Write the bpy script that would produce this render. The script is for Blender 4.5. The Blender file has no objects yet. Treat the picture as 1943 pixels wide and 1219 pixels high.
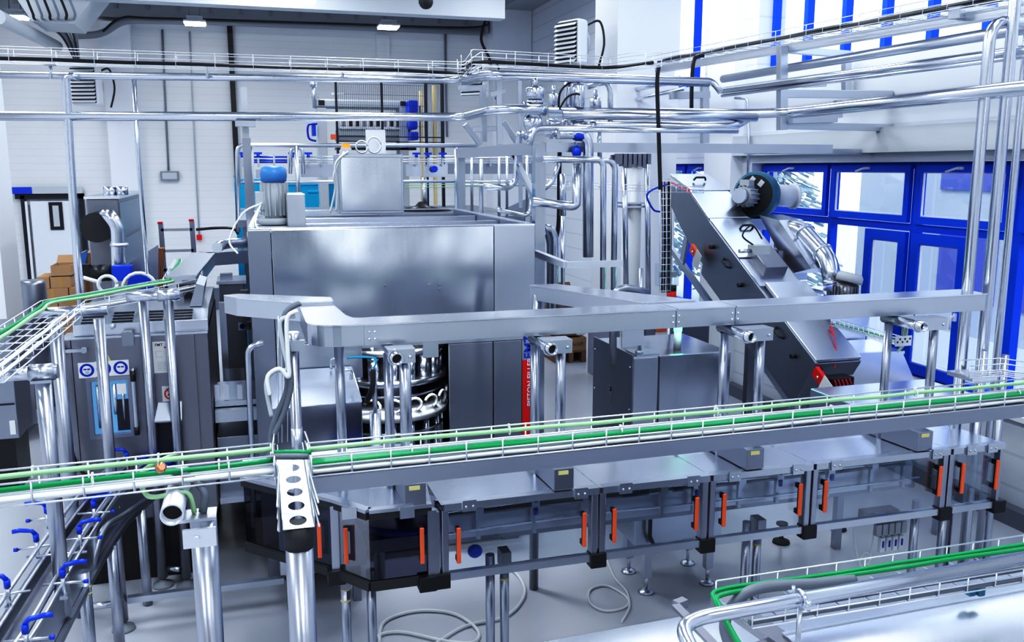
import bpy, math, random
from mathutils import Vector, Matrix
random.seed(7)
C = bpy.context.scene.collection
# ---------------------------------------------------------------- camera model (metres, X along back wall, Y into depth, Z up)
F=1680.;CX=971.5;CY=609.5;TH=math.radians(16.6);PH=math.radians(9.83);H=3.2
_f=Vector((math.sin(TH)*math.cos(PH),math.cos(TH)*math.cos(PH),-math.sin(PH)))
_r=Vector((math.cos(TH),-math.sin(TH),0)); _u=_r.cross(_f)
def ray(u,v): return _f+_r*((u-CX)/F)-_u*((v-CY)/F)
def ZP(u,v,z): r=ray(u,v); t=(z-H)/r.z; return Vector((r.x*t,r.y*t,z))
def YP(u,v,y): r=ray(u,v); t=y/r.y; return Vector((r.x*t,y,H+r.z*t))
def XP(u,v,x): r=ray(u,v); t=x/r.x; return Vector((x,r.y*t,H+r.z*t))
cd=bpy.data.cameras.new('camera'); cam=bpy.data.objects.new('camera',cd); C.objects.link(cam)
cam.location=(0,0,H); cam.rotation_euler=(math.pi/2-PH,0,-TH)
cd.sensor_width=36; cd.lens=36*F/1943; cd.clip_start=.05; cd.clip_end=300
bpy.context.scene.camera=cam
# ---------------------------------------------------------------- materials
def nt(name):
    m=bpy.data.materials.new(name); m.use_nodes=True; t=m.node_tree
    b=next(n for n in t.nodes if n.type=='BSDF_PRINCIPLED'); return m,t,b
def plain(name,col,rough=.5,metal=0,spec=.5,emit=0):
    m,t,b=nt(name); b.inputs['Base Color'].default_value=(*col,1); b.inputs['Roughness'].default_value=rough
    b.inputs['Metallic'].default_value=metal
    if 'Specular IOR Level' in b.inputs: b.inputs['Specular IOR Level'].default_value=spec
    n=t.nodes.new('ShaderNodeTexNoise'); n.inputs['Scale'].default_value=9; n.inputs['Detail'].default_value=2
    tc=t.nodes.new('ShaderNodeTexCoord'); t.links.new(tc.outputs['Object'],n.inputs['Vector'])
    mp=t.nodes.new('ShaderNodeMapRange'); mp.inputs[3].default_value=max(0.03,rough-.05); mp.inputs[4].default_value=min(1,rough+.06)
    t.links.new(n.outputs['Fac'],mp.inputs[0]); t.links.new(mp.outputs[0],b.inputs['Roughness'])
    if emit: b.inputs['Emission Color'].default_value=(*col,1); b.inputs['Emission Strength'].default_value=emit
    return m
def steel(name,col,rough,stretch=(60,1,1),bump=.02,warp=.12,wscale=1.6):
    m,t,b=nt(name); N=t.nodes.new; L=t.links.new
    b.inputs['Metallic'].default_value=1
    tc=N('ShaderNodeTexCoord'); mp=N('ShaderNodeMapping'); mp.inputs['Scale'].default_value=stretch
    L(tc.outputs['Object'],mp.inputs['Vector'])
    n=N('ShaderNodeTexNoise'); n.inputs['Scale'].default_value=3; n.inputs['Detail'].default_value=2; L(mp.outputs[0],n.inputs['Vector'])
    n2=N('ShaderNodeTexNoise'); n2.inputs['Scale'].default_value=wscale; n2.inputs['Detail'].default_value=2; L(tc.outputs['Object'],n2.inputs['Vector'])
    mr=N('ShaderNodeMapRange'); mr.inputs[3].default_value=rough-.02; mr.inputs[4].default_value=rough+.04
    L(n.outputs['Fac'],mr.inputs[0]); L(mr.outputs[0],b.inputs['Roughness'])
    cr=N('ShaderNodeMapRange'); cr.inputs[3].default_value=.95; cr.inputs[4].default_value=1.03
    ad=N('ShaderNodeMath'); ad.operation='MULTIPLY_ADD'; L(n.outputs['Fac'],ad.inputs[0]); ad.inputs[1].default_value=.5
    ml=N('ShaderNodeMath'); ml.operation='MULTIPLY'; L(n2.outputs['Fac'],ml.inputs[0]); ml.inputs[1].default_value=.5; L(ml.outputs[0],ad.inputs[2])
    L(ad.outputs[0],cr.inputs[0])
    mx=N('ShaderNodeVectorMath'); mx.operation='SCALE'; mx.inputs[0].default_value=col; L(cr.outputs[0],mx.inputs['Scale']); L(mx.outputs[0],b.inputs['Base Color'])
    bp=N('ShaderNodeBump'); bp.inputs['Strength'].default_value=warp; bp.inputs['Distance'].default_value=.06; L(n2.outputs['Fac'],bp.inputs['Height'])
    b2=N('ShaderNodeBump'); b2.inputs['Strength'].default_value=bump*.25; b2.inputs['Distance'].default_value=.003; L(n.outputs['Fac'],b2.inputs['Height']); L(bp.outputs[0],b2.inputs['Normal'])
    L(b2.outputs[0],b.inputs['Normal'])
    return m
def panelwall(name,col,scale,axis='Z',dark=.9):
    m,t,b=nt(name); N=t.nodes.new; L=t.links.new
    g=N('ShaderNodeNewGeometry'); s=N('ShaderNodeSeparateXYZ'); L(g.outputs['Position'],s.inputs[0])
    mu=N('ShaderNodeMath'); mu.operation='MULTIPLY'; mu.inputs[1].default_value=scale; L(s.outputs[axis],mu.inputs[0])
    fr=N('ShaderNodeMath'); fr.operation='FRACT'; L(mu.outputs[0],fr.inputs[0])
    lt=N('ShaderNodeMath'); lt.operation='LESS_THAN'; lt.inputs[1].default_value=.09; L(fr.outputs[0],lt.inputs[0])
    n=N('ShaderNodeTexNoise'); n.inputs['Scale'].default_value=.7; L(g.outputs['Position'],n.inputs['Vector'])
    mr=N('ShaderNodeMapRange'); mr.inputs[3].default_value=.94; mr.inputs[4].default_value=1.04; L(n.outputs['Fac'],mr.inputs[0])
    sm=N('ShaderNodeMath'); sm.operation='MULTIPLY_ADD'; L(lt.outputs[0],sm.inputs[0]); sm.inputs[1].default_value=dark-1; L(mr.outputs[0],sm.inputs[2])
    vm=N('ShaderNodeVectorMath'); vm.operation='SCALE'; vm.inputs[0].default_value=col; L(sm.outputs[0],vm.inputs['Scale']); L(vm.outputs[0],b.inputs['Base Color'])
    b.inputs['Roughness'].default_value=.5
    return m
def glass(name,tint,refl=.12,rough=.03,k=.9):
    m=bpy.data.materials.new(name); m.use_nodes=True; t=m.node_tree; t.nodes.clear(); N=t.nodes.new; L=t.links.new
    o=N('ShaderNodeOutputMaterial'); tr=N('ShaderNodeBsdfTransparent'); tr.inputs[0].default_value=(*tint,1)
    gl=N('ShaderNodeBsdfGlossy'); gl.inputs['Roughness'].default_value=rough
    fr=N('ShaderNodeFresnel'); fr.inputs[0].default_value=1.45
    ad=N('ShaderNodeMath'); ad.operation='MULTIPLY_ADD'; L(fr.outputs[0],ad.inputs[0]); ad.inputs[1].default_value=k; ad.inputs[2].default_value=refl-.04*k
    mx=N('ShaderNodeMixShader'); L(ad.outputs[0],mx.inputs[0]); L(tr.outputs[0],mx.inputs[1]); L(gl.outputs[0],mx.inputs[2]); L(mx.outputs[0],o.inputs[0])
    return m
M={}
M['steel']=steel('brushed_steel',(.60,.63,.69),.30)
M['rearw']=plain('darkened_grey_wall_paint',(.13,.14,.16),.7)  # unseen rear wall, darkened to give the steel reflections contrast
M['steel_v']=steel('brushed_steel_vertical',(.60,.63,.69),.19,(12,12,1),.0,.55,.9)
M['bright']=steel('bright_sheet_steel',(.80,.83,.90),.24,(30,2,2),.01,.10,1.0)
M['dark']=steel('dark_brushed_steel',(.30,.30,.33),.36,(3,3,60),.02,.06)
M['mid']=steel('matt_grey_steel',(.36,.38,.43),.38,(4,4,40),.02,.06)
M['pipe']=steel('polished_pipe',(.70,.73,.80),.22,(1,1,30),.01,.03)
M['post']=steel('satin_post_steel',(.46,.48,.54),.30,(1,1,30),.02,.05)
M['galv']=steel('galvanised_wire',(.85,.87,.92),.38,(5,5,5),.01,.02)
M['white']=plain('white_paint',(.80,.83,.88),.45)
M['column']=plain('white_column_paint',(.84,.86,.91),.5)
M['ceil']=plain('grey_ceiling_paint',(.36,.38,.41),.7)
M['beam']=plain('pale_beam_paint',(.62,.65,.70),.6)
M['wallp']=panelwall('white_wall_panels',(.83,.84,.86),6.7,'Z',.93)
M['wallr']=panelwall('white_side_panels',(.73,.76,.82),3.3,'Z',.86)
M['base']=plain('grey_base_paint',(.16,.18,.22),.5)
M['blue']=plain('blue_window_paint',(.0,.085,.72),.45,spec=.25)
M['bluep']=plain('blue_plastic',(.0,.06,.65),.3)
M['motorblue']=plain('light_blue_enamel',(.07,.25,.62),.35)
M['teal']=plain('blue_grey_cast_enamel',(.05,.20,.30),.35)
M['cyan']=plain('cyan_plastic',(.0,.42,.72),.35)
M['orange']=plain('orange_plastic',(.93,.17,.06),.45)
M['red']=plain('red_plastic',(.75,.01,.01),.4)
M['black']=plain('black_plastic',(.012,.013,.016),.35)
M['rubber']=plain('dark_rubber',(.03,.032,.036),.6)
M['grey']=plain('grey_plastic',(.28,.30,.33),.5)
M['lgrey']=plain('light_grey_plastic',(.55,.58,.62),.45)
M['green']=plain('green_cable_sheath',(.0,.30,.09),.35)
M['lgreen']=plain('pale_green_sheath',(.42,.68,.38),.4)
M['wcable']=plain('white_cable_sheath',(.82,.85,.86),.4)
M['gcable']=plain('grey_hose_rubber',(.17,.19,.22),.45)
M['redc']=plain('red_cable_sheath',(.65,.02,.05),.4)
M['card']=plain('brown_cardboard',(.42,.26,.14),.8)
M['card2']=plain('dark_cardboard',(.26,.15,.09),.8)
M['wood']=plain('pallet_wood',(.45,.28,.10),.8)
M['yellow']=plain('yellow_plastic',(.72,.66,.28),.5)
M['cream']=plain('cream_profile',(.80,.66,.36),.5)
M['copper']=plain('copper_tube',(.60,.28,.16),.3,1)
M['paper']=plain('white_sign_face',(.86,.88,.90),.5)
M['signblue']=plain('sign_blue',(.0,.03,.45),.4)
M['frame_black']=plain('black_powder_coat',(.012,.016,.03),.4)
M['belt']=plain('pale_green_belt',(.20,.46,.44),.35)
M['snow']=plain('greyed_snow',(.50,.54,.60),.9)  # snow colour lowered to keep the yard from overexposing
M['facade']=plain('pale_facade_cladding',(.42,.46,.54),.8)
M['violet']=plain('violet_cladding',(.10,.12,.42),.6)
M['bark']=plain('tree_bark',(.12,.1,.1),.9)
M['needle']=plain('snowy_needles',(.30,.40,.46),.9)
M['lamp']=plain('lit_lamp_face',(1,1,1),.5,emit=28)
M['gl_green']=plain('lit_green_lens',(.1,.95,.45),.3,emit=5)
M['gl_red']=plain('red_lens',(.75,.05,.02),.2,emit=.5)
M['gl_orange']=plain('orange_lens',(.95,.30,.03),.2,emit=.6)
M['clear']=glass('clear_guard_glass',(.92,.95,.98),.045,.03,.40)
M['smoke']=glass('smoked_guard_glass',(.14,.15,.20),.03,.05,.25)
M['window']=glass('window_glass',(.94,.97,1.0),.01,.03,.10)
M['inner']=plain('dark_machine_inside',(.025,.03,.05),.5)
M['lit']=plain('lit_machine_inside',(.14,.30,.52),.35,emit=.8)
# floor : glossy grey resin
m,t,b=nt('grey_resin_floor'); N=t.nodes.new; L=t.links.new
g=N('ShaderNodeNewGeometry'); n=N('ShaderNodeTexNoise'); n.inputs['Scale'].default_value=.8; n.inputs['Detail'].default_value=4; L(g.outputs['Position'],n.inputs['Vector'])
r=N('ShaderNodeValToRGB'); r.color_ramp.elements[0].color=(.50,.52,.58,1); r.color_ramp.elements[1].color=(.64,.66,.72,1); L(n.outputs['Fac'],r.inputs[0])
L(r.outputs[0],b.inputs['Base Color']); b.inputs['Roughness'].default_value=.28; M['floor']=m
# ---------------------------------------------------------------- mesh collector
ORG={}
class MB:
    def __init__(s): s.v=[]; s.f=[]; s.sm=[]
    def add(s,vs,fs,smooth=False):
        o=len(s.v); s.v+= [Vector(v) for v in vs]; s.f+=[tuple(i+o for i in f) for f in fs]; s.sm+=[smooth]*len(fs); return s
    def box(s,a,b):
        x0,x1=sorted((a[0],b[0])); y0,y1=sorted((a[1],b[1])); z0,z1=sorted((a[2],b[2]))
        return s.add([(x0,y0,z0),(x1,y0,z0),(x1,y1,z0),(x0,y1,z0),(x0,y0,z1),(x1,y0,z1),(x1,y1,z1),(x0,y1,z1)],
          [(0,3,2,1),(4,5,6,7),(0,1,5,4),(1,2,6,5),(2,3,7,6),(3,0,4,7)])
    def ob(s,c,ax,ay,az):  # centre, half axis vectors
        c=Vector(c);ax=Vector(ax);ay=Vector(ay);az=Vector(az)
        vs=[c+ax*i+ay*j+az*k for k in(-1,1) for j in(-1,1) for i in(-1,1)]
        return s.add(vs,[(0,2,3,1),(4,5,7,6),(0,1,5,4),(1,3,7,5),(3,2,6,7),(2,0,4,6)])
    def bar(s,p,q,w,h,up=(0,0,1)):  # rectangular bar p->q
        p=Vector(p);q=Vector(q);d=(q-p); l=d.length; d.normalize(); up=Vector(up)
        if abs(d.dot(up))>.98: up=Vector((0,1,0))
        sd=d.cross(up).normalized(); u2=sd.cross(d).normalized()
        return s.ob((p+q)/2,d*(l/2),sd*(w/2),u2*(h/2))
    def prism(s,poly,dv,):  # poly 3D points, extruded by dv
        dv=Vector(dv); n=len(poly); p=[Vector(x) for x in poly]
        vs=p+[x+dv for x in p]; fs=[tuple(range(n)),tuple(range(2*n-1,n-1,-1))]+[(i,i+n,(i+1)%n+n,(i+1)%n) for i in range(n)]
        return s.add(vs,fs)
    def quad(s,*p): return s.add(p,[tuple(range(len(p)))])
    def cyl(s,p,q,r,n=16,r2=None,cap=True):
        p=Vector(p);q=Vector(q);d=(q-p).normalized(); a=d.orthogonal().normalized(); b2=d.cross(a); r2=r if r2 is None else r2
        vs=[p+(a*math.cos(2*math.pi*i/n)+b2*math.sin(2*math.pi*i/n))*r for i in range(n)]+[q+(a*math.cos(2*math.pi*i/n)+b2*math.sin(2*math.pi*i/n))*r2 for i in range(n)]
        s.add(vs,[(i,(i+1)%n,(i+1)%n+n,i+n) for i in range(n)],True)
        if cap: s.add(vs,[tuple(range(n-1,-1,-1)),tuple(range(n,2*n))])
        return s
    def hollow(s,p,q,r,r1,n=18):  # open pipe
        p=Vector(p);q=Vector(q);d=(q-p).normalized(); a=d.orthogonal().normalized(); b2=d.cross(a)
        def ring(c,R): return [c+(a*math.cos(2*math.pi*i/n)+b2*math.sin(2*math.pi*i/n))*R for i in range(n)]
        vs=ring(p,r)+ring(q,r)+ring(p,r1)+ring(q,r1)
        k=lambda i:(i+1)%n
        s.add(vs,[(i,k(i),k(i)+n,i+n) for i in range(n)]+[(i+2*n,i+3*n,k(i)+3*n,k(i)+2*n) for i in range(n)],True)
        return s.add(vs,[(i,i+2*n,k(i)+2*n,k(i)) for i in range(n)]+[(i+n,k(i)+n,k(i)+3*n,i+3*n) for i in range(n)])
    def lathe(s,c,prof,axis=(0,0,1),n=24):
        c=Vector(c);d=Vector(axis).normalized(); a=d.orthogonal().normalized(); b2=d.cross(a); vs=[]
        for (r,h) in prof: vs+=[c+d*h+(a*math.cos(2*math.pi*i/n)+b2*math.sin(2*math.pi*i/n))*r for i in range(n)]
        fs=[(j*n+i,j*n+(i+1)%n,(j+1)*n+(i+1)%n,(j+1)*n+i) for j in range(len(prof)-1) for i in range(n)]
        s.add(vs,fs,True); m_=len(prof)
        return s.add(vs,[tuple(range(n-1,-1,-1)),tuple(range((m_-1)*n,m_*n))])
    def sph(s,c,r,n=14,sc=(1,1,1)):
        c=Vector(c); k=n//2; vs=[]
        for j in range(k+1):
            t=math.pi*j/k
            for i in range(n): vs.append(c+Vector((math.sin(t)*math.cos(2*math.pi*i/n)*r*sc[0],math.sin(t)*math.sin(2*math.pi*i/n)*r*sc[1],math.cos(t)*r*sc[2])))
        return s.add(vs,[(j*n+i,(j+1)*n+i,(j+1)*n+(i+1)%n,j*n+(i+1)%n) for j in range(k) for i in range(n)],True)
    def tube(s,pts,r,n=10,fil=0,closed=False,cap=True):
        P=[Vector(p) for p in pts]
        if fil:
            Q=[P[0]]
            for i in range(1,len(P)-1):
                a=P[i-1]-P[i]; c=P[i+1]-P[i]; k=min(fil,a.length*.48,c.length*.48); a.normalize(); c.normalize()
                A=P[i]+a*k; B=P[i]+c*k
                for j in range(6):
                    t=j/5; Q.append(A*(1-t)**2+P[i]*2*t*(1-t)+B*t*t)
            Q.append(P[-1]); P=Q
        m_=len(P); T=[]
        for i in range(m_):
            if closed: d=P[(i+1)%m_]-P[i-1]
            else: d=(P[min(i+1,m_-1)]-P[max(i-1,0)])
            T.append(d.normalized() if d.length>1e-9 else Vector((0,0,1)))
        a=T[0].orthogonal().normalized(); vs=[]
        for i in range(m_):
            a=(a-T[i]*a.dot(T[i]));
            a=a.normalized() if a.length>1e-6 else T[i].orthogonal().normalized()
            b2=T[i].cross(a)
            vs+=[P[i]+(a*math.cos(2*math.pi*j/n)+b2*math.sin(2*math.pi*j/n))*r for j in range(n)]
        e=m_ if closed else m_-1
        s.add(vs,[(i*n+j,i*n+(j+1)%n,((i+1)%m_)*n+(j+1)%n,((i+1)%m_)*n+j) for i in range(e) for j in range(n)],n>4)
        if cap and not closed: s.add(vs,[tuple(range(n-1,-1,-1)),tuple(range((m_-1)*n,m_*n))])
        return s
    def build(s,name,mat,parent=None,bev=0,loc=None):
        me=bpy.data.meshes.new(name); 
        if parent is not None: o0=ORG[parent.name]
        elif loc is not None: o0=Vector(loc)
        else:
            xs=[v.x for v in s.v]; ys=[v.y for v in s.v]; zs=[v.z for v in s.v]
            o0=Vector(((min(xs)+max(xs))/2,(min(ys)+max(ys))/2,min(zs)))
        me.from_pydata([v-o0 for v in s.v],[],s.f); me.materials.append(M[mat] if isinstance(mat,str) else mat)
        for p,k in zip(me.polygons,s.sm): p.use_smooth=k
        me.validate(); me.update()
        o=bpy.data.objects.new(name,me); C.objects.link(o)
        import bmesh
        bm=bmesh.new(); bm.from_mesh(me); bmesh.ops.remove_doubles(bm,verts=bm.verts,dist=1e-5); bmesh.ops.recalc_face_normals(bm,faces=bm.faces); bm.to_mesh(me); bm.free()
        if parent is not None: o.parent=parent; ORG[o.name]=o0
        else: o.location=o0; ORG[o.name]=o0
        if bev:
            mo=o.modifiers.new('bevel','BEVEL'); mo.width=bev; mo.segments=2; mo.limit_method='ANGLE'; mo.angle_limit=math.radians(50)
        return o
def spline(pts,k=8):
    P=[Vector(p) for p in pts]; out=[]
    for i in range(len(P)-1):
        p0=P[max(i-1,0)];p1=P[i];p2=P[i+1];p3=P[min(i+2,len(P)-1)]
        for j in range(k):
            t=j/k; out.append(.5*((2*p1)+(p2-p0)*t+(2*p0-5*p1+4*p2-p3)*t*t+(3*p1-p0-3*p2+p3)*t**3))
    out.append(P[-1]); return out
def T(name,label,cat,loc,group=None):
    o=bpy.data.objects.new(name,None); C.objects.link(o); o.location=loc; o.empty_display_size=.1
    ORG[o.name]=Vector(loc); o['label']=label; o['category']=cat
    if group: o['group']=group
    return o
def tag(o,label,cat,group=None,kind=None):
    o['label']=label; o['category']=cat
    if group: o['group']=group
    if kind: o['kind']=kind
    return o
def one(name,label,cat,mb,mat,group=None,bev=0): return tag(mb.build(name,mat,bev=bev),label,cat,group)
def S(name,mb,mat,parent=None):
    o=mb.build(name,mat,parent)
    if parent is None: o['kind']='structure'
    return o
def kids(o): return [c for c in bpy.data.objects if c.parent==o]
def dup(o,delta,label=None,parent=None):
    c=o.copy(); C.objects.link(c)
    if parent is None: c.location=Vector(o.location)+Vector(delta)
    else: c.parent=parent
    if label: c['label']=label
    ORG[c.name]=ORG[o.name]+Vector(delta)
    for k in kids(o): dup(k,(0,0,0),None,c)
    return c
def text(s,size,p,xdir,ydir,mat,parent,name='lettering',ext=.0008,align='CENTER',sx=1):
    cu=bpy.data.curves.new(name,'FONT'); cu.body=s; cu.size=size; cu.extrude=ext; cu.align_x=align; cu.align_y='CENTER'; cu.materials.append(M[mat]); cu.resolution_u=3
    cu.offset=size*.012
    o=bpy.data.objects.new(name,cu); C.objects.link(o); xd=Vector(xdir).normalized(); yd=Vector(ydir).normalized(); zd=xd.cross(yd)
    me=bpy.data.meshes.new_from_object(o); bpy.data.objects.remove(o); o=bpy.data.objects.new(name,me); C.objects.link(o)
    o.parent=parent; R=Matrix((xd*sx,yd,zd)).transposed().to_4x4(); R.translation=Vector(p)-ORG[parent.name]; o.matrix_local=R
    return o
def label_hex(m_,c,r): pass
# ================================================================ ROOM SHELL
YB=21.1; XR=6.6; XL=-9.0; YN=-6.0; ZC=6.8
S('floor',MB().box((XL,YN,-.1),(XR+.4,YB+.2,0)),'floor')
S('wall_back',MB().box((XL,YB,0),(XR+.4,YB+.2,ZC)),'wallp')
S('wall_left',MB().box((XL-.2,YN,0),(XL,YB,ZC)),'wallp')
S('wall_rear',MB().box((XL,YN-.2,0),(XR,YN,ZC)),'rearw')
S('ceiling',MB().box((XL,YN,ZC),(XR+.4,YB+.2,ZC+.15)),'ceil')
S('baseboard_back',MB().box((XL,YB-.04,0),(XR,YB-.001,.5)),'base')
zw0,zw1=1.0,3.26
ywA1=XP(1458,308,6.85).y; ywA0=4.2
ywB0=XP(1372,305,6.85).y; ywB1=14.9
yuA1=XP(1468,120,6.85).y; yuA0=4.2; yuB0=XP(1372,0,6.85).y; yuB1=XP(1243,0,6.85).y; zu0=4.42; zu1=6.6
mw=MB(); X0,X1=XR,XR+.4
mw.box((X0,YN,0),(X1,YB,zw0)); mw.box((X0,YN,zw1),(X1,YB,zu0)); mw.box((X0,YN,zu1),(X1,YB,ZC))
mw.box((X0,YN,zw0),(X1,ywA0,zw1)); mw.box((X0,ywA1,zw0),(X1,ywB0,zw1)); mw.box((X0,ywB1,zw0),(X1,YB,zw1))
mw.box((X0,YN,zu0),(X1,yuA0,zu1)); mw.box((X0,yuA1,zu0),(X1,yuB0,zu1)); mw.box((X0,yuB1,zu0),(X1,YB,zu1))
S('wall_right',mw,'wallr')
S('baseboard_right',MB().box((XR-.12,YN,0),(XR-.001,YB-.05,.16)),'base')
S('trim_1',MB().box((XR-.06,3.0,zw0-.05),(XR-.002,ywA1+.05,zw0)),'column')     # sill
S('trim_2',MB().box((XR-.16,YN,3.36),(XR-.002,11.6,3.62)),'beam')               # ledge over windows
p=ZP(1120,708,0)
S('pillar_1',MB().box((p.x,11.9,1.12),(6.05,12.75,ZC)),'column')
S('pillar_2',MB().box((XR-.18,11.0,0),(XR-.001,11.75,ZC)),'column')
S('trim_3',MB().box((p.x-.03,11.87,0),(6.08,12.78,1.12)),'mid')
q=ZP(57,815,0)
S('pillar_3',MB().box((q.x-.9,11.3,1.34),(q.x,12.1,ZC)),'column')
S('trim_4',MB().box((q.x-.93,11.27,0),(q.x+.03,12.13,1.34)),'mid')
a=YP(933,100,20.6); S('pillar_4',MB().box((a.x,20.5,0),(XR-.01,YB-.005,ZC)),'column')
a=YP(203,200,20.95); b=YP(258,200,20.95); S('pillar_5',MB().box((a.x,20.75,.5),(b.x,YB-.005,6.2)),'column')
a=YP(433,60,21.0); S('trim_5',MB().box((a.x-.02,20.99,2.3+.4),(a.x+.09,YB-.001,6.25)),'black')
a=YP(742,200,21.0); S('trim_6',MB().box((a.x-.3,21.04,.5),(a.x,YB-.001,6.2)),'wallp')
S('trim_7',MB().box((XL,20.7,6.28),(XR-1,YB-.002,ZC)),'ceil')
S('beam',MB().box((XL,16.9,6.0),(4.9,17.25,6.42)),'beam')
mm=MB()
for i in range(22):
    x=-8+i*.62; mm.box((x,20.66,6.45),(x+.07,20.7,6.75))
S('trim_8',mm,'grey')
S('trim_9',MB().bar((4.9,19.0,6.5),(XR-.05,8,6.72),.25,.2),'base')
# windows
def window(name,y0,y1,z0,z1,mull,extra=None,x=6.80):
    fr=MB(); t=.07
    fr.box((x,y0,z0),(x+.09,y1,z0+t)).box((x,y0,z1-t),(x+.09,y1,z1)).box((x,y0,z0+t),(x+.09,y0+t,z1-t)).box((x,y1-t,z0+t),(x+.09,y1,z1-t))
    for k_,(a0,b0,a1,b1) in enumerate(mull): fr.box((x-.01-.0007*(k_+1),a0,b0+.001),(x+.085-.0007*k_,a1,b1-.001))
    w=fr.build(name,'blue'); w['kind']='structure'
    S('window_glass',MB().quad((x+.05,y0,z0),(x+.05,y1,z0),(x+.05,y1,z1),(x+.05,y0,z1)),'window',w)
    return w
def sash(w,ya,yb,za,zb,x=6.77,t=.075,name='window_sash'):
    m_=MB(); 
    for (a0,b0,a1,b1) in ((ya,za,yb,za+t),(ya,zb-t,yb,zb),(ya,za+t,ya+t,zb-t),(yb-t,za+t,yb,zb-t)): m_.box((x-.03,a0,b0),(x+.0185,a1,b1))
    m_.build(name,'blue',w)
    g_=MB()
    t2=t+.012
    for (a0,b0,a1,b1) in ((ya+t,za+t,yb-t,za+t2),(ya+t,zb-t2,yb-t,zb-t),(ya+t,za+t2,ya+t2,zb-t2),(yb-t2,za+t2,yb-t,zb-t2)): g_.box((x-.005,a0,b0),(x+.018,a1,b1))
    g_.build('glazing_bead','white',w)
def handle(w,y,z,x=6.725,vert=False):
    m_=MB()
    if vert: m_.box((x-.01,y-.015,z-.05),(x+.02,y+.015,z+.03)).tube([(x-.01,y,z),(x-.045,y,z),(x-.045,y,z-.13)],.011,8,.02)
    else: m_.box((x-.01,y-.03,z-.014),(x+.02,y+.03,z+.014)).tube([(x-.01,y,z),(x-.045,y,z),(x-.045,y+.14,z-.035)],.011,8,.02)
    m_.build('window_handle','white',w)
yv=lambda u,v=400:XP(u,v,6.8).y
m1,m2,m3=yv(1578,380),yv(1736,400),yv(1931,430); zt=XP(1650,425,6.8).z
w1=window('window_1',ywA0,ywA1,zw0,zw1,[(m1-.03,zw0,m1+.03,zw1),(m2-.04,zw0,m2+.04,zw1),(m3-.05,zw0,m3+.05,zw1),(ywA0,zt-.04,ywA1,zt+.04),(5.2,zw0,5.3,zw1)])
for (ya,yb,u) in ((m1+.035,ywA1-.04,1507),(m2+.045,m1-.035,1640),(m3+.055,m2-.045,1812),(5.3,m3-.055,0)):
    sash(w1,ya,yb,zt+.05,zw1-.03)
    if u: handle(w1,(ya+yb)/2,zw1-.065)
md=(yv(1642,550))
sash(w1,m2+.045,md,zw0+.03,zt-.05,t=.11); sash(w1,yv(1836,550),m2-.045,zw0+.03,zt-.05,t=.11)
handle(w1,yv(1836,550)+.06,XP(1812,600,6.75).z,vert=True)
w2=window('window_2',ywB0,ywB1,zw0,zw1,[(ywB0+.9,zw0,ywB0+1.0,zw1),(ywB0+1.9,zw0,ywB0+2.0,zw1),(ywB0,zt-.04,ywB1,zt+.04)])
sash(w2,ywB0+.05,ywB0+.9,zt+.05,zw1-.03); sash(w2,ywB0+1.0,ywB0+1.9,zt+.05,zw1-.03); handle(w2,ywB0+.45,zw1-.065); handle(w2,ywB0+1.45,zw1-.065)
w3=window('window_3',yuA0,yuA1,zu0,zu1,[(yv(u,60)-.04,zu0,yv(u,60)+.04,zu1) for u in (1529,1601,1677,1764,1870)]+[(5.0,zu0,5.08,zu1)])
w4=window('window_4',yuB0,yuB1,zu0,zu1,[(yv(u,60)-.04,zu0,yv(u,60)+.04,zu1) for u in (1278,1320)])
# outside
S('ground',MB().box((7.0,-20,-.3),(60,60,-.2)),'snow')
eo=T('neighbouring_building','white and violet building seen across the snowy yard through the windows','building',(14,6,-.2))
MB().box((14,-6,-.2),(20,18,4.6)).build('facade','facade',eo)
mv=MB(); mw2=MB()
for i in range(9):
    y=-3+i*2.1; mv.box((13.95,y,.5),(14,y+1.5,2.05)); mw2.box((13.95,y,2.75),(14,y+1.6,3.5))
mv.build('door','violet',eo); mw2.build('window_pane','violet',eo)
for i,(x,y,h,lb) in enumerate(((11.0,17.0,5.2,'snow-dusted conifer standing outside the first blue window'),(10.2,20.5,5.5,'snow-dusted conifer further along outside the narrow far window'))):
    tr=T('conifer_tree',lb,'tree',(x,y,-.2)); MB().cyl((x,y,-.2),(x,y,h),.12,8,.03).build('trunk','bark',tr)
    m_=MB()
    for k in range(1100):
        z=random.uniform(.5,h); R=(h-z)*.32+.15; a_=random.uniform(0,6.28); rr=R*random.uniform(.3,1)
        c=Vector((x+rr*math.cos(a_),y+rr*math.sin(a_),z)); m_.ob(c,(.10*math.cos(a_),.10*math.sin(a_),-.04),(-.035*math.sin(a_),.035*math.cos(a_),.01),(0,0,.012))
    m_.build('foliage','needle',tr)
# door on far left
a=YP(38,367,21.0); b=YP(158,367,21.0)
d1=MB().box((a.x,20.98,0),(a.x+.08,21.09,2.62)).box((b.x-.1,20.98,0),(b.x,21.09,2.66)).box((a.x-.1,20.98,2.55),(b.x,21.09,2.66)).build('door_1','frame_black'); d1['kind']='structure'
c=YP(60,400,21.0)
S('door_leaf',MB().box((c.x,20.93,.02),(b.x-.14,20.99,2.5)),'white',d1)
S('door_leaf',MB().box((a.x+.08,20.95,.02),(c.x-.06,20.99,2.5)),'white',d1)
e=YP(92,384,20.92); f=YP(122,436,20.92)
S('door_window_frame',MB().box((e.x,20.9,f.z),(f.x,20.93,e.z)),'black',d1); S('door_window',MB().box((e.x+.07,20.89,f.z+.07),(f.x-.07,20.9,e.z-.07)),'lgrey',d1)
S('door_rail',MB().box((a.x-.2,20.9,2.66),(b.x,21.0,2.8)),'lgrey',d1)
S('door_rail_cap',MB().box((a.x-.25,20.88,2.66),(a.x+.25,20.9,2.8)),'bluep',d1)
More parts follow.
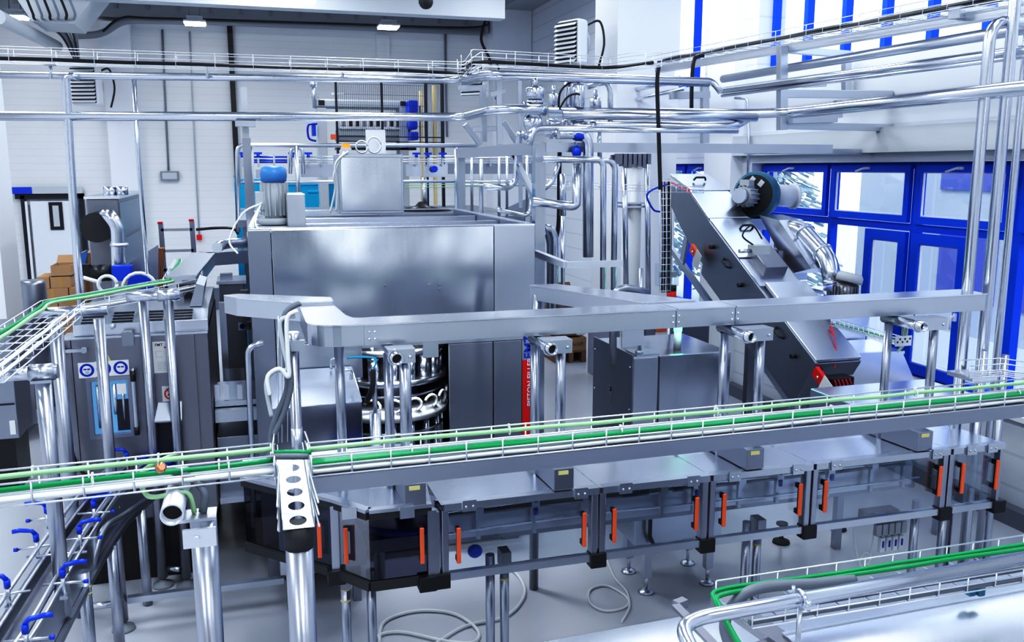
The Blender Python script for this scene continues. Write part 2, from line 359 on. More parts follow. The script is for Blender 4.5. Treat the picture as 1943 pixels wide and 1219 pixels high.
# lamps
for (u,v,z,lb) in ((737,54,6.0,'lit square high-bay lamp in front of the beam, rightmost of the hanging lamps'),(370,47,6.0,'lit square high-bay lamp hanging near the top of the grey wall pilaster'),(575,5,6.3,'lit square high-bay lamp cut by the top picture edge, above the beam'),(30,35,6.0,'lit square high-bay lamp beside the bundled ceiling conduits, leftmost')):
    p=ZP(u,v,z); 
    if u==575: p=YP(u,v,15.2)
    l=T('high_bay_lamp',lb,'lamp',p,'hanging square lamps')
    x,y,z=p
    MB().box((x-.19,y-.19,z),(x+.19,y+.19,z+.03)).build('lamp_face','lamp',l)
    MB().box((x-.21,y-.21,z+.031),(x+.21,y+.21,z+.07)).prism([(x-.15,y-.15,z+.071),(x+.15,y-.15,z+.071),(x+.15,y+.15,z+.071),(x-.15,y+.15,z+.071)],(0,0,.08)).build('housing','lgrey',l)
    MB().tube([(x-.1,y,z+.15),(x-.1,y,ZC)],.012,6).tube([(x+.1,y,z+.15),(x+.1,y,ZC)],.012,6).build('hanger','grey',l)
# ================================================================ LIGHT
sl=bpy.data.lights.new('sun','SUN'); sl.energy=1.6; sl.angle=.3; so_=bpy.data.objects.new('sun',sl); C.objects.link(so_); so_.rotation_euler=(math.radians(15),math.radians(-35),0)
w=bpy.data.worlds.new('world'); bpy.context.scene.world=w; w.use_nodes=True; nt_=w.node_tree; nt_.nodes.clear()
bg=nt_.nodes.new('ShaderNodeBackground'); o=nt_.nodes.new('ShaderNodeOutputWorld'); bg.inputs[0].default_value=(.80,.90,1,1); bg.inputs[1].default_value=2.0; nt_.links.new(bg.outputs[0],o.inputs[0])
def area(loc,rot,sx,sy,pw,col=(.90,.95,1)):
    l=bpy.data.lights.new('area_light','AREA'); l.shape='RECTANGLE'; l.size=sx; l.size_y=sy; l.energy=pw; l.color=col
    o=bpy.data.objects.new('area_light',l); C.objects.link(o); o.location=loc; o.rotation_euler=rot
for x in (-5,.5,4.6):
    for y in (-3,3,9,14.5): area((x,y,ZC-.1),(0,0,0),.9,3.2,{-5:185,.5:185,4.6:85}[x])
area((XR-.3,8,5.4),(0,math.radians(-70),0),2.0,9,60,(.80,.89,1))     # daylight from upper windows
for (x,w_,p_) in ((-4.5,1.0,40),(2.2,.5,38),(4.9,.45,30)): area((x,YN+.15,3.0),(math.radians(90),0,0),w_,4.4,p_)  # added unseen strip lights, for bright bands in the steel and front fill
sc=bpy.context.scene
sc.view_settings.view_transform='Standard'; sc.view_settings.look='None'; sc.view_settings.exposure=0.0; sc.view_settings.gamma=1.0
sc.cycles.max_bounces=8; sc.cycles.glossy_bounces=4; sc.cycles.transparent_max_bounces=14; sc.cycles.diffuse_bounces=4; sc.cycles.use_denoising=True; sc.cycles.caustics_reflective=False; sc.cycles.caustics_refractive=False
sc.cycles.sample_clamp_indirect=4

sc.view_settings.use_curve_mapping=True
cm=sc.view_settings.curve_mapping; cv_=cm.curves[3]
for p_ in ((.10,.05),(.32,.30),(.62,.69),(.84,.93)): cv_.points.new(*p_)
for ch,p_ in ((2,(.4,.415)),(0,(.45,.44))): cm.curves[ch].points.new(*p_)
cm.update()
# ================================================================ PISTON FILLER
FY=6.9; FX1=2.25; FZ=2.74; FB=9.8
fm=T('piston_filler','large brushed steel piston filling machine with a tall plain front panel and rotating carousel','filling machine',(1.1,8.3,0))
z1=1.86
MB().box((.17,FY-.012,z1),(1.9,FY+.02,FZ)).build('front_panel','steel_v',fm,bev=.004)
MB().box((1.905,FY-.01,z1),(FX1,FY+.02,FZ)).build('front_panel','steel',fm,bev=.004)
MB().box((0,FY-.01,0.25),(.165,FY+.02,FZ)).build('corner_panel','mid',fm,bev=.004)
MB().box((.17,FY-.008,1.56),(.82,FY+.02,z1-.006)).build('lower_panel','steel',fm,bev=.004)
MB().box((.82,FY-.008,1.795),(FX1,FY+.02,z1-.006)).build('lintel_panel','steel',fm)
MB().box((0,FY+.022,.25),(.02,FB,FZ)).box((FX1-.02,FY+.022,.2),(FX1,FB,FZ)).box((0.02,FB-.02,.2),(FX1-.02,FB,FZ-.05)).build('side_panel','mid',fm)
MB().box((.02,FY+.03,2.52),(FX1-.02,FB-.03,2.55)).build('roof','bright',fm)
r_=MB()
for y in (FY+.08,7.9,8.75): r_.box((.03,y,2.56),(FX1-.03,y+.06,FZ-.02))
r_.box((0,FY,FZ),(FX1,FY+.045,FZ+.012)).box((0,FB-.045,FZ),(FX1,FB,FZ+.012)).box((0,FY,FZ),(.045,FB,FZ+.012)).box((FX1-.045,FY,FZ),(FX1,FB,FZ+.012))
r_.build('top_frame','bright',fm,bev=.003)
MB().box((.02,FY+.04,.15),(FX1-.02,FB-.03,.55)).build('base','mid',fm)
MB().box((.03,9.0,.56),(FX1-.03,9.05,2.5)).build('inner_wall','inner',fm)
dx=[YP(852,700,FY).x,YP(935,700,FY).x,YP(989,700,FY).x]
MB().box((dx[0],FY-.015,.3),(dx[1]-.004,FY+.015,1.79)).build('door','mid',fm,bev=.003); MB().box((dx[1]+.004,FY-.015,.3),(dx[2],FY+.015,1.79)).build('door','mid',fm,bev=.003)
MB().box((dx[2]+.003,FY-.015,1.68),(FX1,FY+.015,1.79)).box((dx[2]+.003,FY-.015,.3),(FX1,FY+.015,1.679)).build('end_strip','steel',fm)
xr0=YP(990,760,FY).x; zr=YP(990,683,FY).z
MB().box((xr0,FY-.02,.3),(FX1-.002,FY-.016,zr)).build('name_strip','red',fm)
text('PISTON FILLER',.064,(xr0+.066,FY-.022,zr-.19),(0,0,1),(-1,0,0),'white',fm,'name_lettering',.001)
text('FMT',.11,(xr0+.058,FY-.022,zr+.11),(0,0,1),(-1,0,0),'bluep',fm,'logo_lettering',.001)
for (u,v) in ((731,542),(814,541),(834,540),(834,548),(650,590)): MB().sph(YP(u,v,FY-.015),.012,8).build('screw','grey',fm)
# carousel
cc=Vector((1.13,7.62,0)); R=.50
ca=MB().lathe(cc+Vector((0,0,1.66)),[(R,0),(R,.05)],n=40).lathe(cc+Vector((0,0,1.40)),[(R+.01,0),(R+.01,.05)],n=40).lathe(cc+Vector((0,0,1.30)),[(R-.03,0),(R-.03,.02)],n=40).lathe(cc+Vector((0,0,1.86)),[(R-.06,-.02),(R-.06,.04)],n=40)
ca=ca.build('carousel','bright',fm)
MB().lathe(cc+Vector((0,0,1.10)),[(R+.02,0),(R+.02,.06),(R-.03,.09),(R-.12,.10)],n=40).build('carousel_plate','white',ca)
MB().cyl(cc+Vector((0,0,.56)),cc+Vector((0,0,1.9)),.26,24).build('carousel_core','mid',ca)
cy=MB(); hs=MB()
for i in range(18):
    a=2*math.pi*i/18+.1; d=Vector((math.cos(a),math.sin(a),0)); p=cc+d*(R-.07)
    MB().cyl(p+Vector((0,0,1.44)),p+Vector((0,0,1.62)),.05,14).cyl(p+Vector((0,0,1.62)),p+Vector((0,0,1.645)),.056,14).build('piston_cylinder','pipe',ca)
    MB().cyl(p+d*.02+Vector((0,0,.70)),p+d*.02+Vector((0,0,1.10)),.03,12).build('lower_rod','pipe',ca)
    q=cc+d*(R-.02); MB().sph(q+Vector((0,0,1.775)),.042,10).cyl(q+Vector((0,0,1.70)),q+Vector((0,0,1.75)),.02,8).build('cam_roller','pipe',ca)
    s_=Vector((-d.y,d.x,0))
    MB().tube([q+Vector((0,0,1.24))+s_*.07*math.cos(t)+Vector((0,0,.055))*math.sin(t)+d*.03 for t in [k*.5-1.2 for k in range(9)]],.013,7).build('hose_loop','white',ca)
MB().lathe(cc+Vector((0,0,.98)),[(R-.02,0),(R-.02,.02)],n=36).build('lower_ring','steel',ca)
# drive motor + boxes on top
p=YP(523,425,7.5); x,y=p.x,7.5; z=p.z
dm=MB().cyl((x,y,z+.0),(x,y,z+.05),.14,20).cyl((x,y,z+.05),(x,y,z+.34),.085,20)
for k in range(16):
    a=2*math.pi*k/16; dm.ob((x+.092*math.cos(a),y+.092*math.sin(a),z+.2),(.02*math.cos(a),.02*math.sin(a),0),(-.004*math.sin(a),.004*math.cos(a),0),(0,0,.13))
dm.box((x-.15,y-.06,z+.12),(x-.08,y+.06,z+.26)); dm=dm.build('drive_motor','lgrey',fm)
MB().lathe((x,y,z+.34),[(.10,0),(.105,.06),(.095,.11),(.06,.125)],n=24).build('fan_cover','motorblue',dm)
gb=YP(512,432,7.4); MB().box((x-.22,7.2,z-.18),(x+.16,7.75,z-.01)).build('gearbox','lgrey',fm,bev=.03)
a=YP(544,368,7.15); b=YP(581,430,7.15); MB().box((a.x,7.15,b.z-.04),(b.x,7.5,a.z)).build('junction_box','steel',fm,bev=.006)
wc=MB()
for k in range(4): wc.tube(spline([(x-.1,7.45,z+.18),(x-.16-.02*k,7.1,z+.02-.03*k),(x-.05+.02*k,7.02,z-.1-.02*k),(x-.12,7.0,z-.19)]),.008,6)
wc.tube(spline([(x-.1,7.4,z+.17),(x-.25,7.3,z+.1),(x-.36,7.2,z-.1),(x-.3,7.1,z-.2)]),.008,6); wc.build('motor_cable','wcable',fm)
a=YP(641,292,9.0); b=YP(767,402,9.0)
cb=MB().box((a.x,9.0,2.74),(b.x,9.5,a.z)).build('control_cabinet','steel',fm,bev=.01)
MB().box((a.x+.02,8.985,2.77),(b.x-.02,9.0,a.z-.03)).build('cabinet_door','steel_v',cb,bev=.006)
MB().box((a.x+.04,9.05,a.z),(a.x+.14,9.13,a.z+.06)).build('beacon_base','white',cb); MB().box((a.x+.05,9.06,a.z+.061),(a.x+.13,9.12,a.z+.10)).build('beacon_lens','gl_orange',cb)
wc=MB(); t0=[k*.4 for k in range(17)]
wc.tube([(a.x+.25+.06*math.cos(t),9.1,a.z+.07+.06*math.sin(t)) for t in t0],.009,6).tube([(a.x+.38+.07*math.cos(t),9.15,a.z+.09+.08*math.sin(t)) for t in t0],.009,6).tube(spline([(a.x+.1,9.0,a.z+.02),(a.x-.03,8.96,a.z-.1),(a.x-.02,8.96,3.0),(a.x-.04,8.95,2.78)]),.012,6).tube(spline([(a.x+.06,9.0,a.z+.02),(a.x-.05,8.95,a.z-.2),(a.x-.04,8.96,3.0),(a.x-.1,8.95,2.76)]),.01,6)
wc.build('cabinet_cable','wcable',cb)
MB().box((a.x+.32,9.3,a.z),(a.x+.52,9.34,a.z+.25)).build('back_plate','galv',cb)
# drip tube frame left of filler
MB().tube([YP(500,650,6.7),YP(470,660,6.7),YP(478,860,6.7),YP(482,1000,6.7)],.022,10,.08).build('handrail','steel',fm)
for fa,fb in (((.03,6.75,.0),(.15,FY,.25)),((2.0,7.0,0),(2.15,7.15,.15)),((.03,9.5,0),(.15,9.65,.15))): MB().box(fa,fb).build('foot','mid',fm)
# sloped infeed housing
hz=YP(517,775,6.2); hr=YP(687,765,6.2); ht=YP(650,702,6.75)
x0,x1=hz.x,hr.x
ih=T('sloped_housing','steel housing with a bright sloping lid, standing left of the filler carousel','machine housing',((x0+x1)/2,6.5,0))
MB().box((x0,6.2,.3),(x1,6.86,hz.z)).build('body','steel_v',ih,bev=.006)
MB().prism([(x0-.005,6.19,hz.z+.002),(x0-.005,6.86,ht.z),(x0-.005,6.86,hz.z+.002)],(x1-x0+.01,0,0)).build('lid','bright',ih,bev=.004)
MB().tube([(x1-.12,6.42,hz.z+.13),(x1-.12,6.36,hz.z+.2),(x1-.05,6.36,hz.z+.2),(x1-.05,6.42,hz.z+.12)],.012,8,.03).tube([(x1-.16,6.8,ht.z),(x1-.16,6.8,ht.z+.08),(x1-.1,6.8,ht.z+.08)],.01,8,.03).build('lifting_eye','steel',ih)
for (lx,ly) in ((x0+.04,6.25),(x1-.1,6.25),(x1-.1,6.75)): MB().box((lx,ly,0),(lx+.06,ly+.06,.3)).build('leg','mid',ih)
# piston rod unit in front of carousel
p=YP(712,830,6.9)
pu=T('lift_cylinder_post','vertical steel lifting cylinder with a corrugated black hose, in front of the carousel','cylinder',(p.x,6.6,0))
zt_=YP(712,783,6.6).z; px=YP(712,783,6.6).x
MB().cyl((px,6.6,0),(px,6.6,zt_),.045,18).cyl((px,6.6,zt_),(px,6.6,zt_+.35),.02,12).build('cylinder','pipe',pu)
MB().tube(spline([(px-.07,6.55,zt_+.1),(px-.03,6.5,zt_+.22),(px-.02,6.5,zt_+.36)]),.022,10).build('hose','rubber',pu)
MB().tube(spline([(px-.02,6.5,zt_+.36),(px+.0,6.5,zt_+.44),(px-.1,6.55,zt_+.45),(px-.2,6.6,zt_+.44)]),.008,6).build('cable','cyan',pu)
# ================================================================ FRAME POST + BEAMS
fp=T('steel_gantry','brushed steel square-tube frame with corner post, long cross beam and diagonal brace','frame',(2.38,7.3,0))
px,py=YP(1021,600,7.2).x,7.2
MB().box((px-.045,py-.045,0),(px+.045,py+.045,3.40)).build('post','steel_v',fp)
q=Vector((px,10.0,0))
MB().box((px-.04,10.0,0),(px+.04,10.08,3.33)).build('post','steel',fp)
MB().box((px-.045,py+.05,3.31),(px+.045,10.1,3.41)).build('side_beam','steel',fp)
xe=YP(1575,285,7.2).x
MB().box((px+.05,py-.04,3.33),(xe,py+.05,3.41)).build('cross_beam','steel',fp)
MB().bar((px,py+.1,2.95),(px,8.0,3.33),.05,.04).build('brace','steel',fp)
MB().box((xe-.06,py+.05,3.34),(xe,8.6,3.40)).box((xe-.1,8.3,3.34),(XR-.02,8.36,3.4)).build('wall_bracket','steel',fp)
a=YP(1015,480,7.15); b=YP(1074,503,6.6); c=YP(1180,500,6.6)
MB().bar(a,b,.05,.05).bar(b,(c.x,b.y,c.z),.05,.05).build('pipe_bracket','galv',fp)
# ================================================================ ENCLOSED CONVEYOR (guard) Y=4.6
GY=4.6; zb,zt2=.95,1.33; zR=YP(1110,884,5.0).z
gx=lambda u,v: YP(u,v,GY).x
xs=[gx(836,1060),gx(1133,1030),gx(1340,1005),gx(1533,985),gx(1790,955),gx(1893,935)]
en=T('guard_enclosure','long steel and glass safety enclosure with orange door handles around the bottle conveyor','safety enclosure',(2.7,5.0,0))
GB=5.65
for i,x in enumerate(xs):
    w_=.045 if i<5 else .03
    MB().box((x-w_,GY-.02,zb-.02),(x-.006,GY+.04,zt2-.01)).build('profile_post','post',en,bev=.004)
    if i<5: MB().box((x+.006,GY-.02,zb-.02),(x+w_,GY+.04,zt2-.01)).build('profile_post','post',en,bev=.004)
    MB().box((x-.03,GB-.06,zb-.02),(x+.03,GB,zt2-.01)).build('profile_post','post',en,bev=.004)
for x in xs: MB().box((x-.05,GY-.035,zb-.09),(x+.05,GY+.045,zb+.0)).build('corner_cap','black',en,bev=.006)
for i in range(5):
    a,b=xs[i],xs[i+1]
    MB().box((a+.05,GY-.02,zb-.05),(b-.05,GY+.02,zb-.005)).build('bottom_rail','steel',en)
    MB().box((a+.02,GY-.03,zt2-.01),(b-.002,GY+.03,zt2+.03)).build('top_rail','steel',en)
    MB().box((a+.02,GB-.03,zt2-.01),(b-.002,GB,zt2+.03)).box((a+.05,GB-.03,zb-.05),(b-.05,GB,zb-.005)).build('rear_rail','steel',en)
    # roof : slope, flat, slope
    yA,yB_,yC=GY-.03,5.0,5.3
    rf=MB().add([(a,yA,zt2+.03),(b-.004,yA,zt2+.03),(b-.004,yB_,zR),(a,yB_,zR),(b-.004,yC,zR),(a,yC,zR),(b-.004,GB,zt2+.04),(a,GB,zt2+.04)],[(0,1,2,3),(3,2,4,5),(5,4,6,7)])
    rf=rf.build('roof_panel','bright',en)
    MB().box((b-.012,yB_,zR),(b,yC,zR+.01)).build('roof_seam','steel',rf)
    for (h_) in (a+.16,b-.12):
        MB().box((h_-.04,GY-.045,zt2-.02),(h_+.04,GY-.03,zt2+.045)).sph((h_-.02,GY-.048,zt2+.01),.008,8).sph((h_+.02,GY-.048,zt2+.01),.008,8).build('hinge','steel',en)
    dr=MB().box((a+.055,GY+.0,zb),(b-.055,GY+.006,zt2-.02)).build('door_pane','clear',en); dr['label']='clear glass door pane'
hd=[(870,1035),(1108,1005),(1165,997),(1321,975),(1373,968),(1517,948),(1565,942),(1782,913),(1825,908),(1890,901)]
def handle_o(p,parent,nx=0,ny=-1):
    h_=T_=None
    g_=MB().box((p.x-.012,p.y-.055,p.z-.105),(p.x+.012,p.y-.04,p.z+.105)).build('door_handle','orange',parent,bev=.004)
    MB().box((p.x-.01,p.y-.04,p.z-.10),(p.x+.01,p.y,p.z-.07)).box((p.x-.01,p.y-.04,p.z+.07),(p.x+.01,p.y,p.z+.10)).box((p.x-.011,p.y-.0398,p.z-.10),(p.x+.011,p.y-.03,p.z+.10)).build('handle_back','black',g_)
    return g_
for (u,v) in hd: handle_o(YP(u,v,GY-.04)+Vector((0,.04,0)),en)
# end panel and diagonal gusset
MB().box((xs[5],GY+.02,zb),(xs[5]+.006,GB-.06,zt2)).build('end_pane','clear',en)
MB().prism([(xs[4]-.22,GY+.05,zt2-.02),(xs[4]-.05,GY+.05,zt2-.02),(xs[4]-.05,GY+.05,zt2-.2)],(0,.01,0)).build('gusset','mid',en)
# octagonal smoked section
pO=[ZP(583,1068,zb),ZP(640,1083,zb),ZP(702,1102,zb),ZP(826,1092,zb)]
pO=[Vector((gx(836,1060)-.05-1.0,5.35,0)),Vector((ZP(638,1078,zb).x,ZP(638,1078,zb).y,0)),Vector((ZP(702,1100,zb).x,GY,0)),Vector((xs[0]-.05,GY,0))]
so=T('smoked_guard','dark smoked-glass corner guard with a faceted steel hood at the conveyor\'s left end','safety enclosure',(.7,5.0,0))
u1=Vector((0,0,1))
for i in range(3):
    a,b=pO[i],pO[i+1]
    MB().quad(a+u1*zb,b+u1*zb,b+u1*zt2,a+u1*zt2).build('smoked_pane','smoke',so)
    MB().bar(a+u1*(zb-.03),b+u1*(zb-.03),.035,.05).build('rail','rubber',so); MB().bar(a+u1*(zt2+.0),b+u1*(zt2+.0),.04,.04).build('rail','rubber',so)
    MB().bar(a+u1*(zt2+.03),b+u1*(zt2+.03),.05,.02).build('eaves','steel',so)
ap=[Vector((p.x+.12,5.15,zR+.01)) for p in (pO[1],)]
rA=Vector((pO[2].x+.06,4.98,zR)); rB=Vector((pO[3].x+.05,4.98,zR)); rC=Vector((pO[1].x+.12,5.25,zR-.01)); rD=Vector((pO[3].x+.05,5.65,zt2+.06)); rE=Vector((pO[0].x,5.6,zt2+.06))
e_=[p+u1*(zt2+.04) for p in pO]
for qd in ((e_[2],e_[3],rB,rA),(e_[1],e_[2],rA,rC),(e_[0],e_[1],rC,rE),(rA,rB,rD,rC),(rC,rD,rE)): MB().quad(*qd).build('hood_panel','bright',so)
for p in (pO[1],pO[3]): MB().bar(p+u1*(zb-.03),p+u1*zt2,.05,.05).build('profile_post','post',so)
for p in (pO[1],pO[3]+Vector((-.03,0,0))): MB().box((p.x-.05,p.y-.045,zb-.09),(p.x+.05,p.y+.04,zb)).build('corner_cap','black',so,bev=.006)
for (u,v) in ((605,1020),(655,1030),(798,1030)):
    if u<700:
        r=ray(u,v); a,b=(pO[0],pO[1]) if u<640 else (pO[1],pO[2]); n_=Vector((-(b-a).y,(b-a).x,0)); t=(a.dot(n_))/(Vector((r.x,r.y,0)).dot(n_)); p=Vector((r.x*t,r.y*t,H+r.z*t))
    else: p=YP(u,v,GY)
    handle_o(p,so)
for (u) in (735,):
    x=gx(u,960); 
for x in (pO[2].x-.1,pO[3].x-.14): MB().box((x-.04,GY-.045+ (0.08 if x<pO[2].x else 0),zt2-.02),(x+.04,GY-.02+(0.08 if x<pO[2].x else 0),zt2+.045)).build('hinge','steel',so)
MB().lathe((.85,5.25,zb+.08),[(.3,0),(.3,.05)],n=24).build('star_wheel','bluep',so)
MB().box((.6,5.0,zb-.02),(1.0,5.5,zb+.06)).cyl((.85,5.25,zb+.13),(.85,5.25,zt2),.05,14).build('wheel_stand','mid',so)
# roof brackets and duct supports -------------------------------------------------
DZ=2.34  # duct top
def bracket(u,v,lb):
    pt=YP(u,v,GY)   # front top of bracket
    x=pt.x
    b=T('roof_bracket',lb,'bracket',(x,4.8,zt2+.05),'duct post brackets on the enclosure roof')
    zt_=zt2+.165
    MB().prism([(x-.06,GY-.02,zt2+.035),(x-.06,GY-.02,zt_),(x-.06,4.82,zt_),(x-.06,5.18,zR+.02),(x-.06,5.0,zR+.006)],(.12,0,0)).build('bracket_body','mid',b,bev=.003)
    MB().box((x-.035,GY-.024,zt_-.035),(x+.025,GY-.0205,zt_-.012)).build('yellow_label','yellow',b)
    MB().cyl((x,4.72,zt_),(x,4.72,zt_+.03),.045,16).cyl((x+.03,4.68,zt_),(x+.03,4.68,zt_+.05),.01,8).cyl((x-.03,4.76,zt_),(x-.03,4.76,zt_+.05),.01,8).build('flange','steel',b)
    return x,zt_
brx=[]
for (u,v,lb) in ((787,935,'steel roof bracket with yellow label on the faceted hood'),(1068,910,'steel roof bracket with yellow label right of the clear enclosure\'s first door'),(1430,870,'steel roof bracket with yellow label under the post beside the upright orange door handles'),(1752,830,'steel roof bracket with yellow label nearest the standing overhead pipes')):
    brx.append(bracket(u,v,lb))
DYf,DYb=4.86,5.08
tzs=[(752,647),(1048,632),(1426,608),(1752,590)]
for i,(lb) in enumerate(('duct support post in front of the filler carousel, with an open clamped tube end','duct support post beside the red strip, with an open clamped tube end','duct support post in front of the lift cabinet corner, with an open clamped tube end','duct support post in front of the blue doors, with an open clamped tube end')):
    x,zz=brx[i]; ps=T('duct_support',lb,'support post',(x,4.72,zz+.03),'duct support posts')
    e_t=YP(*tzs[i],4.64); tz_=min(e_t.z,DZ-.152); px_=YP(tzs[i][0]+16,680,4.72).x; ex=e_t.x
    MB().cyl((px_,4.72,zz+.031),(px_,4.72,tz_+.02),.029 if i!=0 else .034,16).build('post','post',ps)
    MB().hollow((ex,4.62,tz_),(ex,5.0,tz_),.034,.027).build('cross_tube','pipe',ps)
    MB().quad(*[(ex+.028*math.cos(k*.7),4.66,tz_+.028*math.sin(k*.7)) for k in range(9)]).build('tube_inside','black',ps)
    MB().box((ex-.045,4.66,tz_+.036),(px_+.05,4.78,tz_+.044)).box((ex+.03,4.665,tz_-.035),(px_+.05,4.68,tz_+.035)).sph((px_+.02,4.662,tz_),.011,8).tube([(ex+.04*math.cos(t*.4),4.67,tz_+.04*math.sin(t*.4)) for t in range(17)],.007,6).build('clamp','steel',ps)
    MB().cyl((ex,4.95,zR-.01),(ex,4.95,tz_-.03),.028,14).build('rear_post','post',ps)
for x_,lb in ((YP(645,700,5.0).x,'round steel duct post left of the carousel, standing in front of the sloped housing'),):
    one('duct_post',lb,'support post',MB().cyl((x_,5.02,zR+.01),(x_,5.02,DZ-.12),.028,16),'post')
# duct
TZd=YP(752,648,4.66).z
du=T('cable_duct','long flat brushed steel cable duct with curved corner running across the machines','cable duct',(2.5,5.0,DZ-.1))
xa=YP(690,620,DYf).x; xb=YP(1872,560,DYf).x; xm=YP(1283,590,DYf).x; xm2=YP(1395,590,DYf).x
MB().box((xa,DYf,DZ-.115),(xm,DYb,DZ-.004)).box((xm+.003,DYf,DZ-.115),(xm2,DYb,DZ-.004)).box((xm2+.003,DYf,DZ-.115),(xb,DYb,DZ-.004)).build('duct_body','steel',du,bev=.003)
MB().box((xa,DYf-.008,DZ-.003),(xm,DYb+.008,DZ+.006)).box((xm+.006,DYf-.008,DZ-.003),(xm2,DYb+.008,DZ+.006)).box((xm2+.006,DYf-.008,DZ-.003),(xb,DYb+.008,DZ+.006)).build('duct_lid','bright',du)
# curved corner + side branch
A=ZP(605,575,DZ); P0=ZP(480,526,DZ); 
inn=[]; 
x9=ZP(575,600,DZ).x
cpts=[Vector((xa,DYf,0))]
c0=Vector((x9+.18,DYf+.18,0))
for k in range(7):
    t=-math.pi/2-k*math.pi/12; cpts.append(Vector((c0.x+.18*math.cos(t),c0.y+.18*math.sin(t),0)))
cpts+= [Vector((x9-.0,5.62,0)),Vector((x9+.21,5.62,0)),Vector((x9+.24,5.2,0)),Vector((x9+.27,5.10,0)),Vector((x9+.34,DYb,0)),Vector((xa,DYb,0))]
MB().prism([p+u1*(DZ-.115) for p in cpts],(0,0,.111)).build('duct_corner','steel',du)
ce=sum(cpts,Vector())/len(cpts)
MB().prism([p+u1*(DZ-.003) for p in cpts],(0,0,.009)).build('corner_lid','bright',du)
b0=Vector((x9-.02,5.63,0)); 
br=[Vector((x9-.0,5.625,0)),Vector((x9-.38,5.95,0)),Vector((x9-.46,6.1,0)),Vector((x9-.36,6.14,0)),Vector((x9+.21,5.80,0)),Vector((x9+.21,5.625,0))]
MB().prism([p+u1*(DZ-.09) for p in br],(0,0,.11)).build('duct_branch','steel',du)
MB().prism([p+u1*(DZ+.021) for p in br],(0,0,.009)).build('branch_lid','bright',du)
sb=MB()
for u_ in (xa+.03,xa+.06,xm-.02,xm+.02,xm2-.02,xm2+.02):
    for z_ in (DZ-.04,DZ-.08): sb.sph((u_,DYf-.004,z_),.009,8)
sb.build('bolt','pipe',du)
# rear branch from duct to arch
y2=ZP(1180,540,DZ+.03)
ar=[Vector((xm-.12,DYb+.01,0)),Vector((xm-.55,6.1,0)),Vector((xm-.35,6.1,0)),Vector((xm+.25,DYb+.01,0))]
MB().prism([p+u1*(DZ-.09) for p in ar],(0,0,.1)).build('rear_branch','steel',du); MB().prism([p+u1*(DZ+.011) for p in ar],(0,0,.008)).build('rear_branch_lid','bright',du)
MB().tube([(xm-.5,6.06,DZ-.05),(xm-.52,6.06,DZ-.3),(xm-.52,6.06,0)],.035,10).build('branch_leg','mid',du)
a=YP(817,640,6.0)
np_=T('number_plate','small steel plate reading 4 hanging under the cable duct','sign',(a.x,4.9,DZ-.3)); nx=YP(817,640,4.9)
MB().box((nx.x-.045,4.9,nx.z-.12),(nx.x+.045,4.905,DZ-.117)).build('plate','steel',np_); text('4',.055,(nx.x,4.898,nx.z+.01),(1,0,0),(0,0,1),'black',np_,'number')

area((1.15,7.05,1.84),(math.radians(20),0,0),.6,.1,26,(.9,.95,1))  # added light inside the filler, brightens the carousel

MB().tube([YP(1163,690,6.3),YP(1163,556,6.3),YP(1186,545,6.3),YP(1230,556,6.3)],.03,10,.10).build('arch_tube','mid',du)
MB().prism([YP(1180,660,6.5),YP(1180,580,6.5),YP(1192,566,6.5),YP(1222,575,6.5),YP(1222,655,6.5)],(0,.01,0)).build('arch_panel','steel',du)
# ================================================================ INSIDE THE ENCLOSURE : conveyor
cv=T('bottle_conveyor','steel bottle conveyor with pale green belt running inside the clear guard','conveyor',(3,5.1,0))
x0,x1=xs[0]-.0+.1,xs[4]+.02
MB().box((x0,4.98,1.10),(x1,5.20,1.12)).build('belt','belt',cv)
MB().box((x0,4.93,.99),(x1,4.96,1.13)).build('side_plate','steel',cv); MB().box((x0,5.22,.99),(x1,5.25,1.13)).build('side_plate','steel',cv)
for (y,z) in ((4.90,1.18),(4.90,1.26),(5.24,1.18),(5.24,1.28),(4.86,1.06)): MB().tube(spline([(x0,y,z),(x0+1.0,y+.02,z+.01),(x0+2,y-.01,z),(x1,y,z)]),.009,8).build('guide_rail','pipe',cv)
k=0
for u in (905,1010,1105,1250,1310,1395,1465,1560,1640,1700,1770):
    x=YP(u,1000,4.9).x
    br_=MB().box((x-.012,4.86,1.0),(x+.012,4.885,1.3)).cyl((x,4.84,1.2),(x,5.0,1.2),.008,8).cyl((x,4.84,1.28),(x,5.0,1.28),.008,8).box((x-.025,4.83,1.17),(x+.025,4.89,1.21)).build('rail_bracket','steel',cv)
    if k in (1,4,6,7,10): MB().tube([(x,4.83,1.21),(x,4.83,1.25),(x+.09,4.82,1.26)],.013,8,.02).cyl((x,4.83,1.13),(x,4.83,1.17),.014,8).build('clamp_lever','bluep',br_)
    k+=1
for u in (935,960,1222,1290,1415,1437,1600,1735): 
    x=YP(u,1000,5.0).x
    pr_=MB().box((x-.028,5.0+(u%2)*.1,.99-.0),(x+.028,5.06+(u%2)*.1,1.34)).build('upright','post',cv)
lg=[(655,'l'),(704,'l'),(930,'l'),(957,'s'),(1415,'l'),(1436,'s'),(1735,'l'),(1788,'s')]
lo=[]
for (u,kd) in lg:
    p=YP(u,1110 if u<1000 else (1040 if u<1700 else 1000),4.85); x=p.x
    l=MB().cyl((x,4.85,.06),(x,4.85,.90),.028,16).cyl((x,4.85,0),(x,4.85,.02),.06,16).cyl((x,4.85,.02),(x,4.85,.06),.012,8).build('leg','post',cv)
    if kd=='s' or u==655:
        MB().cyl((x,4.85,.80),(x,4.85,.812),.0295,16).build('yellow_band','yellow',l); MB().cyl((x,4.85,.73),(x,4.85,.742),.0295,16).build('yellow_band','yellow',l); MB().box((x-.03,4.8,.82),(x+.03,4.9,.92)).build('leg_clamp','dark',l)
